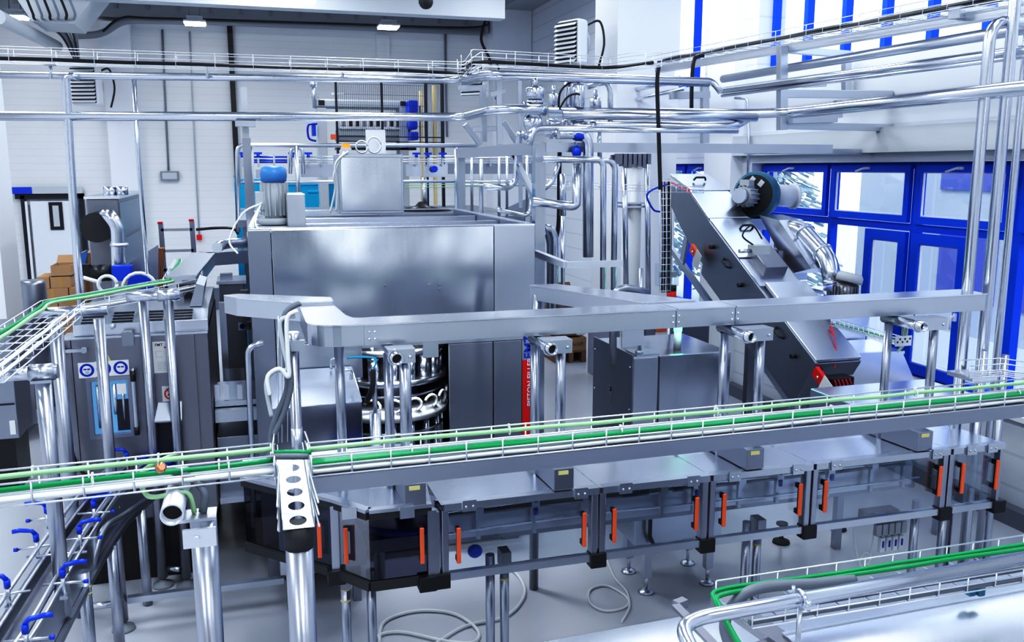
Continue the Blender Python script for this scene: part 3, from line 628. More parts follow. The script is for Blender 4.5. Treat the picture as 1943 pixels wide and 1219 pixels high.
MB().sph((YP(903,1072,4.72).x,4.74,.985),.045,14,(1,.8,.9)).build('drive_knob','bluep',cv)
MB().box((x0,5.0,.93),(x1,5.18,.985)).build('underframe','mid',cv)
MB().lathe((YP(1195,950,5.3).x,5.28,1.26),[(.09,0),(.09,.02)],(0,1,0),n=24).build('white_disc','white',cv)
fr_=MB()
for xx in (3.9,4.05,4.2): fr_.tube(spline([(xx,5.0,1.14),(xx+.03,5.1,1.3),(xx+.1,5.2,1.33),(xx+.13,5.1,1.2)]),.009,6)
fr_.tube([(3.75,4.95,1.14),(3.76,4.95,1.3),(3.95,4.95,1.3),(3.97,4.95,1.16)],.012,8,.03).build('air_line','grey',cv)
# box with feet under conveyor
a=YP(1204,1020,5.7); b=YP(1368,1020,5.7)
ct=T('cross_transfer_unit','low steel transfer unit on four square legs beneath the enclosure','machine base',((a.x+b.x)/2,5.9,0))
MB().box((a.x,5.7,.42),(b.x,6.2,.68)).build('body','steel',ct,bev=.005)
for (u,v) in ((1240,1140),(1192,1085),(1358,1122),(1330,1080)):
    p=ZP(u,v,0); p=Vector((min(max(p.x,a.x+.05),b.x-.05),5.76 if v>1100 else 6.12,0))
    MB().box((p.x-.03,p.y-.03,.13),(p.x+.03,p.y+.03,.42)).cyl((p.x,p.y,.02),(p.x,p.y,.13),.014,10).lathe(p,[(.06,0),(.055,.015),(.02,.03)],n=18).build('leg','steel',ct)
MB().tube([(a.x+.1,5.65,.66),(a.x+.1,5.65,.5),(a.x+.14,5.65,.42)],.016,8,.02).build('lever','black',ct)
# valve island hanging below
p=YP(1640,985,5.15)
vi=T('valve_island','pneumatic valve block with a row of four white filters hanging below the enclosure','valve block',(p.x,5.15,.72))
x,z=p.x,p.z
MB().box((x,5.12,z-.03),(x+.28,5.22,z+.05)).build('manifold','black',vi); MB().box((x+.06,5.1,z-.02),(x+.14,5.119,z+.05)).build('regulator','bluep',vi)
for i in range(5): MB().box((x+.06+i*.055,5.08,z-.12),(x+.105+i*.055,5.119,z-.031)).build('valve','lgrey',vi,bev=.004)
for i in range(4):
    f=MB().box((x+.085+i*.055,5.06,z-.24),(x+.125+i*.055,5.10,z-.125)).build('filter_bowl','white',vi,bev=.006); MB().box((x+.098+i*.055,5.057,z-.2),(x+.112+i*.055,5.0598,z-.15)).build('sight_glass','signblue',f)
MB().tube(spline([(x-.1,5.15,z),(x-.07,5.14,z-.2),(x-.02,5.12,z-.36),(x+.06,5.12,z-.3),(x-.0,5.12,z-.25),(x-.04,5.12,z-.32),(x+.03,5.12,z-.37),(x+.06,5.12,z-.2),(x+.07,5.12,z-.03)]),.006,6).build('air_tube','wcable',vi)
p=ZP(1482,1030,0); one('round_machine_foot','dark round levelling foot standing alone on the floor beneath the enclosure','machine foot',MB().lathe(p,[(.075,0),(.07,.02),(.03,.03),(.018,.05),(.018,.16),(.05,.165),(.05,.18)],n=20),'rubber')
p=ZP(1590,1005,0)
one('round_machine_foot','dark round levelling foot on the floor left of the white filter row','machine foot',MB().lathe(p,[(.075,0),(.07,.02),(.03,.03),(.018,.05),(.018,.5)],n=20),'rubber')
# hoses on floor
def floorloop(pts,r,lb,nm='floor_hose'):
    one(nm,lb,'hose',MB().tube(spline([ZP(u,v,r+.002) for u,v in pts],6),r,8),'wcable')
floorloop([(720,1219),(730,1180),(790,1160),(860,1165),(905,1195),(900,1219),(850,1218),(760,1200),(715,1210),(720,1240),(800,1235),(880,1190),(960,1170),(995,1130),(985,1095),(960,1075)],.012,'white hose coiled on the floor in front of the smoked guard')
floorloop([(1150,1060),(1165,1095),(1190,1125),(1190,1150),(1150,1160),(1120,1145),(1120,1120),(1150,1112),(1185,1130),(1195,1150),(1180,1180)],.009,'thin white hose looped on the floor beside the transfer unit')
# ================================================================ LIFTER CABINET
ly=7.2; a=YP(1203,682,ly); b=YP(1386,664,ly); zt3=(a.z+b.z)/2; yb3=ly+.95
lc=T('lift_control_cabinet','low brushed steel double-door cabinet with side panel, below the lit signal tower','machine cabinet',((a.x+b.x)/2,7.6,0))
MB().box((a.x,ly+.02,.12),(b.x,yb3,zt3)).build('body','steel_v',lc,bev=.006)
xd=YP(1250,700,ly).x
MB().box((a.x,ly,.14),(xd-.006,ly+.019,zt3-.01)).build('door','steel',lc,bev=.004); MB().box((xd+.006,ly-.01,.14),(b.x,ly+.019,zt3)).build('door','steel_v',lc,bev=.004)
MB().box((a.x-.012,ly,.14),(a.x-.001,yb3,zt3+.02)).build('side_panel','mid',lc)
text('BOTTOM LIFTER',.11,(a.x-.0135,ly+.5,zt3-.42),(0,0,1),(0,1,0),'grey',lc,'faded_lettering')
for yy in (ly+.05,yb3-.05):
    for zz in (zt3-.1,zt3-.5,zt3-.9): MB().sph((a.x-.014,yy,zz),.01,8).build('screw','pipe',lc)
p=YP(1272,790,ly-.01); MB().box((p.x-.012,ly-.03,p.z-.05),(p.x+.012,ly-.011,p.z+.05)).build('latch','white',lc)
MB().box((xd-.1,ly-.0,.0),(xd+.1,yb3-.1,.12)).build('plinth','black',lc)
MB().box((a.x+.05,ly+.05,zt3+.001),(a.x+.28,ly+.3,zt3+.012)).build('mounting_plate','steel',lc)
p=YP(1285,665,7.45)
st=T('signal_tower','signal tower with red, orange and glowing green segments on the steel cabinet','signal light',(p.x,7.45,zt3))
x=p.x; zz=zt3
MB().cyl((x,7.45,zz),(x,7.45,zz+.17),.036,18).build('stem','white',st); MB().cyl((x,7.45,zz+.171),(x,7.45,zz+.235),.04,18).build('green_lens','gl_green',st); MB().cyl((x,7.45,zz+.236),(x,7.45,zz+.28),.038,18).build('orange_lens','gl_orange',st); MB().cyl((x,7.45,zz+.281),(x,7.45,zz+.335),.038,18).build('red_lens','gl_red',st)
l=bpy.data.lights.new('signal_glow','POINT'); l.energy=1.0; l.color=(.1,1,.5); l.shadow_soft_size=.06; o=bpy.data.objects.new('signal_glow',l); C.objects.link(o); o.location=(x,7.36,zz+.2)
p=YP(1213,663,7.32); one('cabinet_riser_pipe','slim steel riser pipe from the cabinet top up to the cable duct branch','pipe',MB().cyl((p.x,7.32,zt3+.013),(p.x,7.32,2.3),.022,12).cyl((p.x,7.32,zt3+.013),(p.x,7.32,zt3+.04),.04,12),'post')
# dark machine behind cabinet
a=YP(1225,612,8.9); b=YP(1345,660,8.9)
bc=T('rear_control_box','dark grey cabinet with a red and white label behind the signal tower','cabinet',((a.x+b.x)/2,9.1,0))
MB().box((a.x,8.9,0),(b.x,9.5,a.z)).build('body','mid',bc,bev=.01); MB().box((a.x+.12,8.89,a.z-.3),(a.x+.26,8.899,a.z-.12)).build('label_plate','paper',bc); MB().box((a.x+.12,8.885,a.z-.115),(a.x+.26,8.899,a.z-.07)).build('warning_plate','orange',bc)
# ================================================================ INCLINED ELEVATOR (runs along Y, X = EX .. EX+EW)
EX=5.0; EW=.50
el=T('inclined_cap_elevator','tall inclined steel elevator conveyor with black handles rising towards the windows','elevator conveyor',(5.2,8.4,0))
def E_(u,v,x=EX): return XP(u,v,x)
side=[E_(1268,352),E_(1308,364),E_(1345,418),E_(1548,692),E_(1507,764),E_(1312,470),E_(1288,425),E_(1270,385)]
MB().prism(side,(EW,0,0)).build('chute_body','mid',el,bev=.004)
d_=(side[3]-side[1]).normalized(); nrm=Vector((0,d_.z,-d_.y))
if nrm.z<0: nrm=-nrm
hy=Vector((-1,0,0))
MB().prism([E_(1345,420,EX-.03),E_(1548,690,EX-.03),E_(1507,766,EX-.03),E_(1330,520,EX-.03)],(.025,0,0)).build('side_cover','mid',el,bev=.004)
def onbelt(u0,v0,u1,v1,h,x0,x1,mat,nm='hood',h2=None,b=.006):
    a=E_(u0,v0)+nrm*.004; b_=E_(u1,v1)+nrm*.004; h2=h if h2 is None else h2; a.x=b_.x=EX+x0
    return MB().prism([a,b_,b_+nrm*h2,a+nrm*h],(x1-x0,0,0)).build(nm,mat,el,bev=b)
onbelt(1308,364,1344,417,.02,0,EW,'bright','top_cover')
onbelt(1345,420,1400,494,.035,0,EW,'bright','top_cover')
onbelt(1402,497,1440,548,.03,0,EW,'steel','top_cover')
onbelt(1442,551,1470,588,.10,.03,EW,'bright','hood')
onbelt(1472,591,1546,689,.03,0,EW,'bright','top_cover')
onbelt(1395,487,1425,527,.12,.14,.40,'dark','inspection_box')
# head cover with handle
hc=[E_(1275,330),E_(1350,330,EX+.0)]
a=E_(1272,330,EX+.02); b=XP(1350,331,EX+EW); c_=E_(1310,364,EX)
MB().prism([a,Vector((EX+.02,c_.y,c_.z))+nrm*.02,Vector((EX+.02,c_.y,c_.z))-nrm*.02,a-Vector((0,0,.04))],(EW,0,0)).build('head_cover','bright',el,bev=.004)
def hndl(p,dirv,nv,r=.013,L=.08,mat='black'):
    a=p-dirv*L; b=p+dirv*L
    return MB().tube([a,a+nv*.04+dirv*.02,b+nv*.04-dirv*.02,b],r,8,.015).build('handle',mat,el)
for (u,v) in ((1380,500),(1480,632)): hndl(E_(u,v,EX-.03),d_,hy)
hm=(a+Vector((EX+.02,c_.y,c_.z)))/2; hndl(Vector((EX+.26,hm.y,hm.z))+nrm*.03,Vector((1,0,0)),nrm)
hndl(E_(1360,440)+nrm*.04+Vector((.36,0,0)),Vector((1,0,0)),nrm)
for (u,v) in ((1354,469),(1408,541),(1509,676)): p=E_(u,v,EX-.03); MB().cyl(p,p+hy*.05,.024,12).build('knob','black',el)
for (ua,va,ub,vb) in ((1262,462,1360,600),(1380,598,1500,772)):
    a=E_(ua,va); b=E_(ub,vb)
    for dx in (.03,.42): MB().bar(a+Vector((dx,0,0)),b+Vector((dx,0,0)),.05,.07).build('support_rail','steel',el)
MB().bar(E_(1303,450,EX+.03),E_(1292,512,EX+.03),.03,.09).build('hanger_plate','steel',el)
for (u,v) in ((1395,635),(1500,768)): p=E_(u,v); MB().box((EX+.15,p.y-.04,0),(EX+.23,p.y+.04,p.z)).build('leg','post',el)
# blower
bp=E_(1436,370,EX+.75)
bl=T('blower_fan','blue-grey centrifugal blower with finned motor and white outlet pipe on the elevator','fan',bp)
x,y,z=bp; Rb=.27
ax=Vector((-.82,-.55,.05)).normalized(); c0_=Vector(bp)
MB().lathe(c0_,[(.12,-.10),(Rb*.95,-.09),(Rb,-.05),(Rb,.06),(Rb*.95,.09),(.1,.092)],ax,n=32).build('casing','teal',bl)
MB().lathe(c0_+ax*.093,[(Rb*.86,0),(Rb*.84,.006)],ax,n=32).build('front_plate','rubber',bl)
mc=c0_+Vector((-.03,0,-.02))
mm=MB().cyl(mc+ax*.10,mc+ax*.34,.105,20)
for k in range(14):
    a_=k*math.pi/7; e1=Vector((0,0,1)); e2=ax.cross(e1); dd=e1*math.cos(a_)+e2*math.sin(a_); mm.ob(mc+ax*.22+dd*.112,ax*.10,dd*.015,ax.cross(dd)*.005)
mm.build('motor','lgrey',bl); MB().cyl(mc+ax*.341,mc+ax*.42,.085,18).build('motor_cap','pipe',bl); MB().ob(mc+ax*.22+Vector((0,0,.15)),ax*.07,ax.cross(Vector((0,0,1)))*.06,(0,0,.035)).build('terminal_box','lgrey',bl,bev=.005)
MB().cyl((x+.15,y+.05,z-.0),(x+.50,y+.02,z-.02),.13,22).cyl((x+.49,y+.02,z-.02),(x+.52,y+.02,z-.02),.155,22).build('outlet_pipe','white',bl)
MB().box((x-.18,y-.15,z-.40),(x+.25,y+.15,z-.27)).build('mount','steel',bl)
e2=ax.cross(Vector((0,0,1))).normalized()
for (s_,w_) in ((-.02,.17),(.09,.13)): MB().ob(c0_+ax*.101+Vector((0,0,w_))-e2*s_,(e2+Vector((0,0,.8)))*.022,(e2*.8-Vector((0,0,1)))*.03,ax*.002).build('white_sticker','paper',bl)
MB().prism([XP(1440,408,EX+.6),XP(1478,418,EX+.6),XP(1540,510,EX+.6),XP(1500,520,EX+.6)],(.3,0,0)).build('support_plate','bright',bl)
# silver duct
DX=EX+.75
pts=[E_(1487,470,DX),E_(1487,434,DX),E_(1520,434,DX),E_(1572,492,DX),E_(1580,540,DX)]
fd=T('air_duct','bent shiny silver air duct on the lower elevator section','air duct',pts[0])
MB().tube(pts,.095,20,.14).build('duct_tube','pipe',fd)
for p,dv in ((pts[0]+Vector((0,0,.05)),(0,0,1)),(pts[2]*.85+pts[3]*.15,pts[3]-pts[2]),(pts[2]*.2+pts[3]*.8,pts[3]-pts[2]),(pts[4]+Vector((0,0,.03)),(0,0,1))):
    dv=Vector(dv).normalized(); MB().lathe(p,[(.098,-.015),(.11,-.01),(.11,.01),(.098,.015)],dv,n=20).build('joint_ring','pipe',fd)
MB().box((pts[4].x-.20,pts[4].y-.18,pts[4].z-.08),(pts[4].x+.2,pts[4].y+.18,pts[4].z-.04)).build('flange_plate','bright',fd)
MB().box((pts[0].x-.18,pts[0].y-.18,pts[0].z-.35),(pts[0].x+.2,pts[0].y+.18,pts[0].z-.02)).build('inlet_box','steel',fd)
p=E_(1610,536,DX)
mo=T('vibrator_motor','grey finned motor with slotted fan cap beside the silver duct','motor',p)
x,y,z=p; tl_=Vector((.25,0,1)).normalized(); P0_=Vector((x-.05,y,z-.18))
mx_=MB().cyl(P0_,P0_+tl_*.18,.105,18)
for k in range(18):
    a_=k*math.pi/9; mx_.ob((x-.03+.112*math.cos(a_),y+.112*math.sin(a_),z-.10),(.013*math.cos(a_),.013*math.sin(a_),0),(-.004*math.sin(a_),.004*math.cos(a_),0),(0,0,.07))
mx_.build('motor_body','dark',mo); MB().lathe((x,y,z),[(.13,0),(.13,.06),(.11,.09)],tl_,n=24).build('fan_cap','lgrey',mo)
fs=MB(); ct_=Vector((x,y,z))+tl_*.091
for k in range(12): a_=k*math.pi/6; dd=Vector((math.cos(a_),math.sin(a_),-.25*math.cos(a_))); fs.ob(ct_+dd*.065,dd*.032,dd.cross(tl_)*.006,tl_*.003)
fs.build('fan_slot','dark',mo)
# hopper
hp=T('cap_hopper','large bright sheet-steel hopper feeding the elevator in front of the blue windows','hopper',(6,7.2,0))
hy0=7.0
h0=[YP(1575,675,hy0),YP(1712,668,hy0),YP(1790,775,hy0),YP(1800,830,hy0),YP(1570,830,hy0)]
h0=[Vector((min(p.x,6.40),hy0,p.z)) for p in h0]
MB().prism(h0,(0,.02,0)).build('front_panel','bright',hp)
h1=[YP(1560,598,7.5),YP(1655,585,7.5),YP(1632,690,7.5),YP(1530,690,7.5)]
MB().prism(h1,(0,.45,0)).build('upper_chute','bright',hp,bev=.01)
MB().prism([h0[1]+Vector((0,.021,0)),h0[2]+Vector((0,.021,0)),(h0[2].x,7.9,h0[2].z),(h0[1].x,7.9,h0[1].z)],(.01,0,0)).build('side_panel','bright',hp)
MB().prism([h0[0]+Vector((0,.021,0)),h0[1]+Vector((0,.021,0)),h0[1]+Vector((0,.45,.03)),h0[0]+Vector((0,.45,.03))],(0,0,.01)).build('top_panel','bright',hp)
MB().bar(h0[0]+Vector((0,-.02,0)),h0[1]+Vector((0,-.02,0)),.03,.03).build('rim','bright',hp)
for lx in (h0[4].x+.05,h0[3].x-.1): MB().box((lx,7.05,0),(lx+.07,7.12,h0[4].z)).build('leg','post',hp)
a=YP(1620,815,5.8); b=YP(1850,795,5.8)
cvx=T('discharge_cover','flat bright steel cover plate behind the right end of the enclosure','machine cover',((a.x+b.x)/2,6.0,0))
MB().box((a.x,5.72,1.0),(b.x,6.4,1.32)).build('cover','bright',cvx,bev=.01)
for lx in (a.x+.08,b.x-.08): MB().box((lx-.03,6.0,0),(lx+.03,6.06,1.0)).build('leg','post',cvx)
# switch, sensors on elevator
def switch(u,v,lb,mat):
    p=E_(u,v,EX-.10); t=T('safety_switch',lb,'switch',p)
    MB().ob(p,d_*.09,nrm*.05,(.02,0,0)).build('body',mat,t,bev=.004); MB().ob(p-nrm*.02+d_*.13+Vector((-.022,0,0)),d_*.07,nrm*.10,(.003,0,0)).build('white_plate','paper',t)
    MB().sph(p+Vector((-.025,0,0)),.015,8).build('screw','pipe',t)
switch(1318,478,'orange-red safety switch with white plate high on the elevator side','orange')
switch(1556,716,'red safety switch with white plate at the elevator\'s foot','red')
p=E_(1575,745,EX+.1); jb=T('junction_bundle','black connector block bundled with red cables at the elevator foot','connector',p)
MB().box((EX+.02,p.y-.1,p.z-.3),(EX+.28,p.y+.05,p.z+.16)).build('block','black',jb,bev=.01)
for k in range(5): MB().tube(spline([(EX+.05+.04*k,p.y-.12,p.z+.15),(EX+.07+.04*k,p.y-.16,p.z+.02),(EX+.05+.03*k,p.y-.15,p.z-.15),(EX+.08+.04*k,p.y-.12,p.z-.28)]),.007,5).build('cable_tail','redc',jb)
p=E_(1425,485,EX-.02)+nrm*.06; ac=T('pneumatic_cylinder','small grey pneumatic cylinder block on the elevator edge','actuator',p)
MB().box((p.x-.02,p.y-.07,p.z-.04),(p.x+.16,p.y+.07,p.z+.06)).build('block','lgrey',ac,bev=.004); MB().cyl((p.x-.16,p.y,p.z),(p.x-.02,p.y,p.z),.02,10).build('rod','pipe',ac)
MB().tube(spline([(p.x+.0,p.y,p.z+.06),(p.x-.14,p.y-.02,p.z+.16),(p.x-.02,p.y,p.z+.26),(p.x+.1,p.y,p.z+.12)]),.009,6).build('air_line','black',ac)
# ================================================================ CABLE TRAYS (wire mesh) AND CABLES
def off(P,i,w):
    a=P[max(i-1,0)]; b=P[min(i+1,len(P)-1)]; d=(b-a); d.z=0; d.normalize(); return Vector((-d.y,d.x,0))*w
def resamp(P,step):
    out=[P[0].copy()]; 
    for i in range(len(P)-1):
        n=max(1,int((P[i+1]-P[i]).length/step))
        for k in range(1,n+1): out.append(P[i].lerp(P[i+1],k/n))
    return out
def tray(lb,P,w,h=.06,step=.12,r=.0035,mat='galv',name='wire_cable_tray',group=None,nb=4,back=True):
    P=[Vector(p) for p in P]; m_=MB(); Q=P
    rails=[(-w/2,h)]+[(-w/2+w*k/(nb-1),0) for k in range(nb)]+([(w/2,h)] if back else [])+[(-w/2,h*.5)]
    for (o_,z_) in rails: m_.tube([Q[i]+off(Q,i,o_)+Vector((0,0,z_)) for i in range(len(Q))],r,5)
    R_=resamp(P,step)
    for i in range(len(R_)):
        a=off(R_,i,-w/2); b=off(R_,i,w/2); u=Vector((0,0,h))
        pts=[R_[i]+a+u,R_[i]+a,R_[i]+b]+([R_[i]+b+u] if back else [])
        m_.tube(pts,r,5)
    return one(name,lb,'cable tray',m_,mat,group)
def cable(lb,P,o_,z_,r,mat,amp=.006,step=.25,name='cable',group=None,cat='cable'):
    P=resamp([Vector(p) for p in P],step); pts=[P[i]+off(P,i,o_+random.uniform(-amp,amp))+Vector((0,0,z_+r+random.uniform(-amp,amp)*.4)) for i in range(len(P))]
    return one(name,lb,cat,MB().tube(spline(pts,3),r,7),mat,group)
TZ=2.0
# main tray
pa=ZP(592,905,TZ); pb=ZP(1943,768,TZ); dr=(pb-pa).normalized(); w=.17; nr=Vector((-dr.y,dr.x,0))
c0=pa+nr*w/2; c1=pb+nr*w/2+dr*.5
tray('long galvanised wire cable tray with green and white cables, crossing in front of the enclosure',[c0,c1],w,.085,.155,.004)
one('tray_beam','long grey steel channel beam carrying the central wire cable tray','beam',MB().bar(pa+nr*.02+Vector((0,0,-.045)),c1-nr*w/2+nr*.02+Vector((0,0,-.040)),.012,.066).bar(pa+nr*.05+Vector((0,0,-.010)),c1-nr*w/2+nr*.05+Vector((0,0,-.010)),.06,.006),'mid')
for o_,z_,r,mt,lb in ((-.045,.030,.011,'green','dark green cable lying frontmost in the central tray'),(-.02,.028,.011,'green','dark green cable lying behind the frontmost one in the central tray'),(-.06,.004,.009,'wcable','white cable low along the front wires of the central tray'),(.0,.004,.009,'wcable','white cable along the middle of the central tray'),(-.03,.002,.009,'lgrey','light grey cable beneath the green ones in the central tray'),(.055,.06,.010,'lgreen','pale yellow-green cable along the back rim of the central tray'),(.035,.03,.008,'wcable','white cable near the back rim of the central tray')):
    cable(lb,[c0,c1],o_,z_,r,mt)
# left tray
la=ZP(-40,968,TZ); lb_=ZP(522,905,TZ); dl=(lb_-la).normalized(); nl=Vector((-dl.y,dl.x,0)); d0=la+nl*w/2; d1=lb_+nl*w/2
tray('galvanised wire cable tray at the left, above the blue-levered conveyor, ending at the perforated ladder',[d0,d1],w,.085,.155,.004)
for o_,z_,r,mt,lb in ((-.01,.03,.011,'green','dark green cable in the left tray passing over the blue clamps'),(.05,.06,.011,'lgreen','pale green cable along the back rim of the left tray'),(-.06,.004,.010,'wcable','thick white cable on the front wires of the left tray'),(-.03,.004,.009,'wcable','white cable next to the front one in the left tray'),(.02,.004,.009,'lgrey','light grey cable on the middle wires of the left tray')):
    cable(lb,[d0,d1],o_,z_,r,mt)
# link cables through ladder
cable('black cable bundle joining the two trays across the perforated ladder',[d1,c0],-.02,.05,.013,'gcable'); cable('dark green cable joining the two trays across the perforated ladder',[d1,c0],.03,.05,.011,'green')
# perforated ladder
A=ZP(550,838,1.98); B=ZP(566,978,1.98); 
A=Vector((A.x,A.y,1.93)); B=Vector((B.x,B.y,1.93))
ld=T('perforated_cable_ladder','short perforated steel cable ladder with oval holes on top of the nearest post','cable ladder',B)
dd=(B-A).normalized(); sx=Vector((dd.y,-dd.x,0)); 
if sx.x<0: sx=-sx
W=.055; n=6; L_=(B-A).length; m_=MB()
for s_ in (-1,1): m_.bar(A+sx*s_*(W-.008),B+sx*s_*(W-.008),.016,.004).bar(A+sx*s_*W+Vector((0,0,.02)),B+sx*s_*W+Vector((0,0,.02)),.003,.04)
for k in range(n):
    c2=A+dd*(L_*(k+.5)/n); hw=W-.012; hl=L_/n/2; NS=24; inn=[];out=[]
    for q in range(NS):
        t_=2*math.pi*q/NS; cx_,sy=math.cos(t_),math.sin(t_); inn.append(c2+sx*cx_*(hw-.012)+dd*sy*hl*.62)
        m__=max(abs(cx_),abs(sy)); out.append(c2+sx*cx_/m__*hw+dd*sy/m__*hl)
    m_.add(inn+out,[(q,(q+1)%NS,(q+1)%NS+NS,q+NS) for q in range(NS)])
m_.build('perforated_plate','steel',ld)
m_=MB()
for k in range(7):
    c=A+dd*(L_*k/6)+Vector((0,0,.045)); m_.tube([c-sx*(W+.012)-Vector((0,0,.05)),c-sx*(W+.012)+Vector((0,0,.04)),c-sx*(W+.012)+Vector((0,0,-.02))],.004,5)
for s_ in (-1,1):
    for z_ in (.0,.045,.09): m_.tube(spline([A+sx*s_*(W+.012)+Vector((0,0,z_)),A+dd*L_*.3+sx*s_*(W+.022)+Vector((0,0,z_)),A+dd*L_*.6+sx*s_*(W+.005)+Vector((0,0,z_)),B+sx*s_*(W+.016)+Vector((0,0,z_))],4),.004,5)
m_.build('side_wire','galv',ld)
def pole(name,lb,x,y,z0,z1,r,mat='post',extra=None,group=None,cat='post'):
    t=T(name,lb,cat,(x,y,z0),group); MB().cyl((x,y,z0),(x,y,z1),r,20).build('tube',mat,t); return t
p=B-dd*.05
t=pole('tray_post','thick round steel post with black collar under the perforated ladder',p.x,p.y,0,1.92,.05)
MB().cyl((p.x,p.y,1.84),(p.x,p.y,1.925),.054,20).build('collar','rubber',t); MB().cyl((p.x,p.y,0),(p.x,p.y,.02),.09,20).build('base_flange','steel',t)
# post A with open tube
q=YP(385,975,3.45)
t=pole('tray_post','thick round steel post with an open tube end clamped on top, under the left tray',q.x,q.y,0,1.87,.05)
MB().cyl((q.x,q.y,0),(q.x,q.y,.02),.09,20).build('base_flange','steel',t)
e=YP(326,978,3.30); e2=YP(345,900,3.75); e2.z=e.z
MB().hollow(e,e2,.042,.036,22).build('cross_tube','galv',t); 
MB().quad(*[e+Vector((.037*math.cos(k*.5),.05,.037*math.sin(k*.5))) for k in range(12)]).build('tube_inside','black',t)
MB().box((e.x-.0,q.y-.06,1.874),(q.x+.05,q.y+.05,1.886)).box((e.x+.03,e.y+.02,1.80),(q.x+.05,e.y+.035,1.872)).cyl((q.x-.02,e.y+.0,1.84),(q.x-.02,e.y+.019,1.84),.012,8).build('clamp_plate','galv',t)
hp_=MB().tube(spline([(q.x,q.y,1.89),(q.x+.01,q.y,1.97),(q.x-.05,q.y+.05,2.02),(q.x-.15,q.y+.15,2.03)]),.016,10); one('cable_entry_hose','grey hose curving from the left tray into the nearer post top','hose',hp_,'gcable')
one('cable','pale green cable dipping from the left tray into the post top with the open tube','cable',MB().tube(spline([(q.x-.03,q.y,1.89),(q.x-.05,q.y,1.97),(q.x-.12,q.y+.0,1.97),(q.x-.2,q.y+.05,1.96),(q.x-.22,q.y+.12,2.03),(q.x-.1,q.y+.2,2.07)]),.010,8),'lgreen')
cg=ZP(305,888,2.09); one('cable_gland','copper-coloured cable gland sitting in the left tray','cable gland',MB().lathe(cg,[(.014,-.02),(.02,-.012),(.02,.012),(.012,.02)],(.3,-.8,.4),n=10),'copper')
# thin upright at duct corner
x_=YP(558,700,4.98).x
t=T('duct_post','slim steel post with clamp collar and grey hoses left of the duct corner','support post',(x_,4.98,0))
MB().cyl((x_,4.98,0),(x_,4.98,2.28),.031,16).build('tube','post',t); MB().cyl((x_,4.98,2.2),(x_,4.98,2.30),.036,16).box((x_-.06,4.93,2.2),(x_+.06,4.949,2.26)).build('clamp','steel',t); MB().cyl((x_,4.98,1.55),(x_,4.98,1.75),.033,16).build('sleeve','steel',t)
def P5(u,v,y=4.9): return YP(u,v,y)
for i,(pts,lb,r,mt) in enumerate(((((548,590),(537,620),(543,690),(545,740),(525,790),(515,830),(512,900)),'thick grey hose down the slim duct post, outermost',.018,'gcable'),(((570,575),(540,600),(548,680),(552,730),(540,780),(520,825)),'thick grey hose down the slim duct post, inner one',.016,'gcable'),(((560,600),(532,610),(538,660),(545,700),(520,705),(505,730),(515,790)),'pale hose looping beside the sloped housing',.012,'lgrey'),(((565,590),(545,605),(546,670),(548,715),(530,700),(508,715),(512,750)),'second pale hose looping beside the sloped housing',.012,'wcable'))):
    one('hose',lb,'hose',MB().tube(spline([P5(u,v,4.88-.02*i) for u,v in pts]),r,8),mt)
wt=[P5(535,600),P5(535,840)]
m_=MB()
for dx_ in (-.02,.0,.03): m_.tube([wt[0]+Vector((dx_,0,0)),wt[1]+Vector((dx_,0,0))],.0025,5)
one('wire_riser','thin vertical wire riser basket beside the slim duct post','cable tray',m_,'galv')
# upper-left tray on crossbars
TL=2.2
ul=[ZP(-60,730,TL),ZP(5,682,TL),ZP(122,592,TL),ZP(230,572,TL),ZP(345,548,TL),ZP(362,505,TL)]
tray('bent wire cable tray with green cable rising over the labelled dark machine',ul,.30,.08,.22,.004,nb=7)
for o_,z_,lb in ((.10,.06,'pale green cable along the rim of the bent left tray'),(.08,.05,'second pale green cable on the bent left tray')): cable(lb,ul,o_,z_,.012,'green' if z_>.055 else 'lgreen')
for o_,lb in ((-.05,'white cable along the floor wires of the bent left tray, middle'),(-.11,'white cable along the front wires of the bent left tray')): cable(lb,ul,o_,.004,.011,'wcable')
# left posts with crossbars
def pairpost(lb,x,y0,y1,zt,xb0,xb1,zlow=(0,0),foot=(1,1)):
    t=T('tray_support',lb,'support post',(x,y0,0))
    for y,zl,ft in ((y0,zlow[0],foot[0]),(y1,zlow[1],foot[1])):
        if y is None: continue
        MB().cyl((x,y,zl+(.06 if ft else 0)),(x,y,zt-.04),.040,18).build('post','post',t)
        if ft: MB().lathe((x,y,0),[(.075,0),(.07,.02),(.03,.035),(.015,.06)],n=18).build('foot','grey',t)
    MB().cyl((xb0,y0,zt),(xb1,y0,zt),.038,18).build('crossbar','pipe',t)
    MB().box((x-.05,y0-.05,zt-.05),(x+.05,y0+.05,zt-.035)).cyl((x-.06,y0,zt),(x+.06,y0,zt),.044,18).build('clamp','steel',t)
    return t
p1=YP(98,900,5.0); z1_=YP(88,706,5.0).z
pairpost('leftmost round tray support post with thick clamped crossbar, fixed to the blue-levered conveyor',p1.x,5.0,None,z1_,YP(-80,706,5).x,YP(110,706,5).x,(.80,0),(0,0))
p1=YP(122,800,6.6); z1_=YP(118,600,6.6).z
t=T('rear_post','round steel post standing behind the leftmost support, by the dark machine\'s left edge','support post',(p1.x,6.6,0)); MB().cyl((p1.x,6.6,0),(p1.x,6.6,z1_),.045,18).build('post','post',t); MB().cyl((YP(62,606,6.6).x,6.6,z1_+.03),(YP(205,598,6.6).x,6.6,z1_+.03),.035,16).build('crossbar','pipe',t)
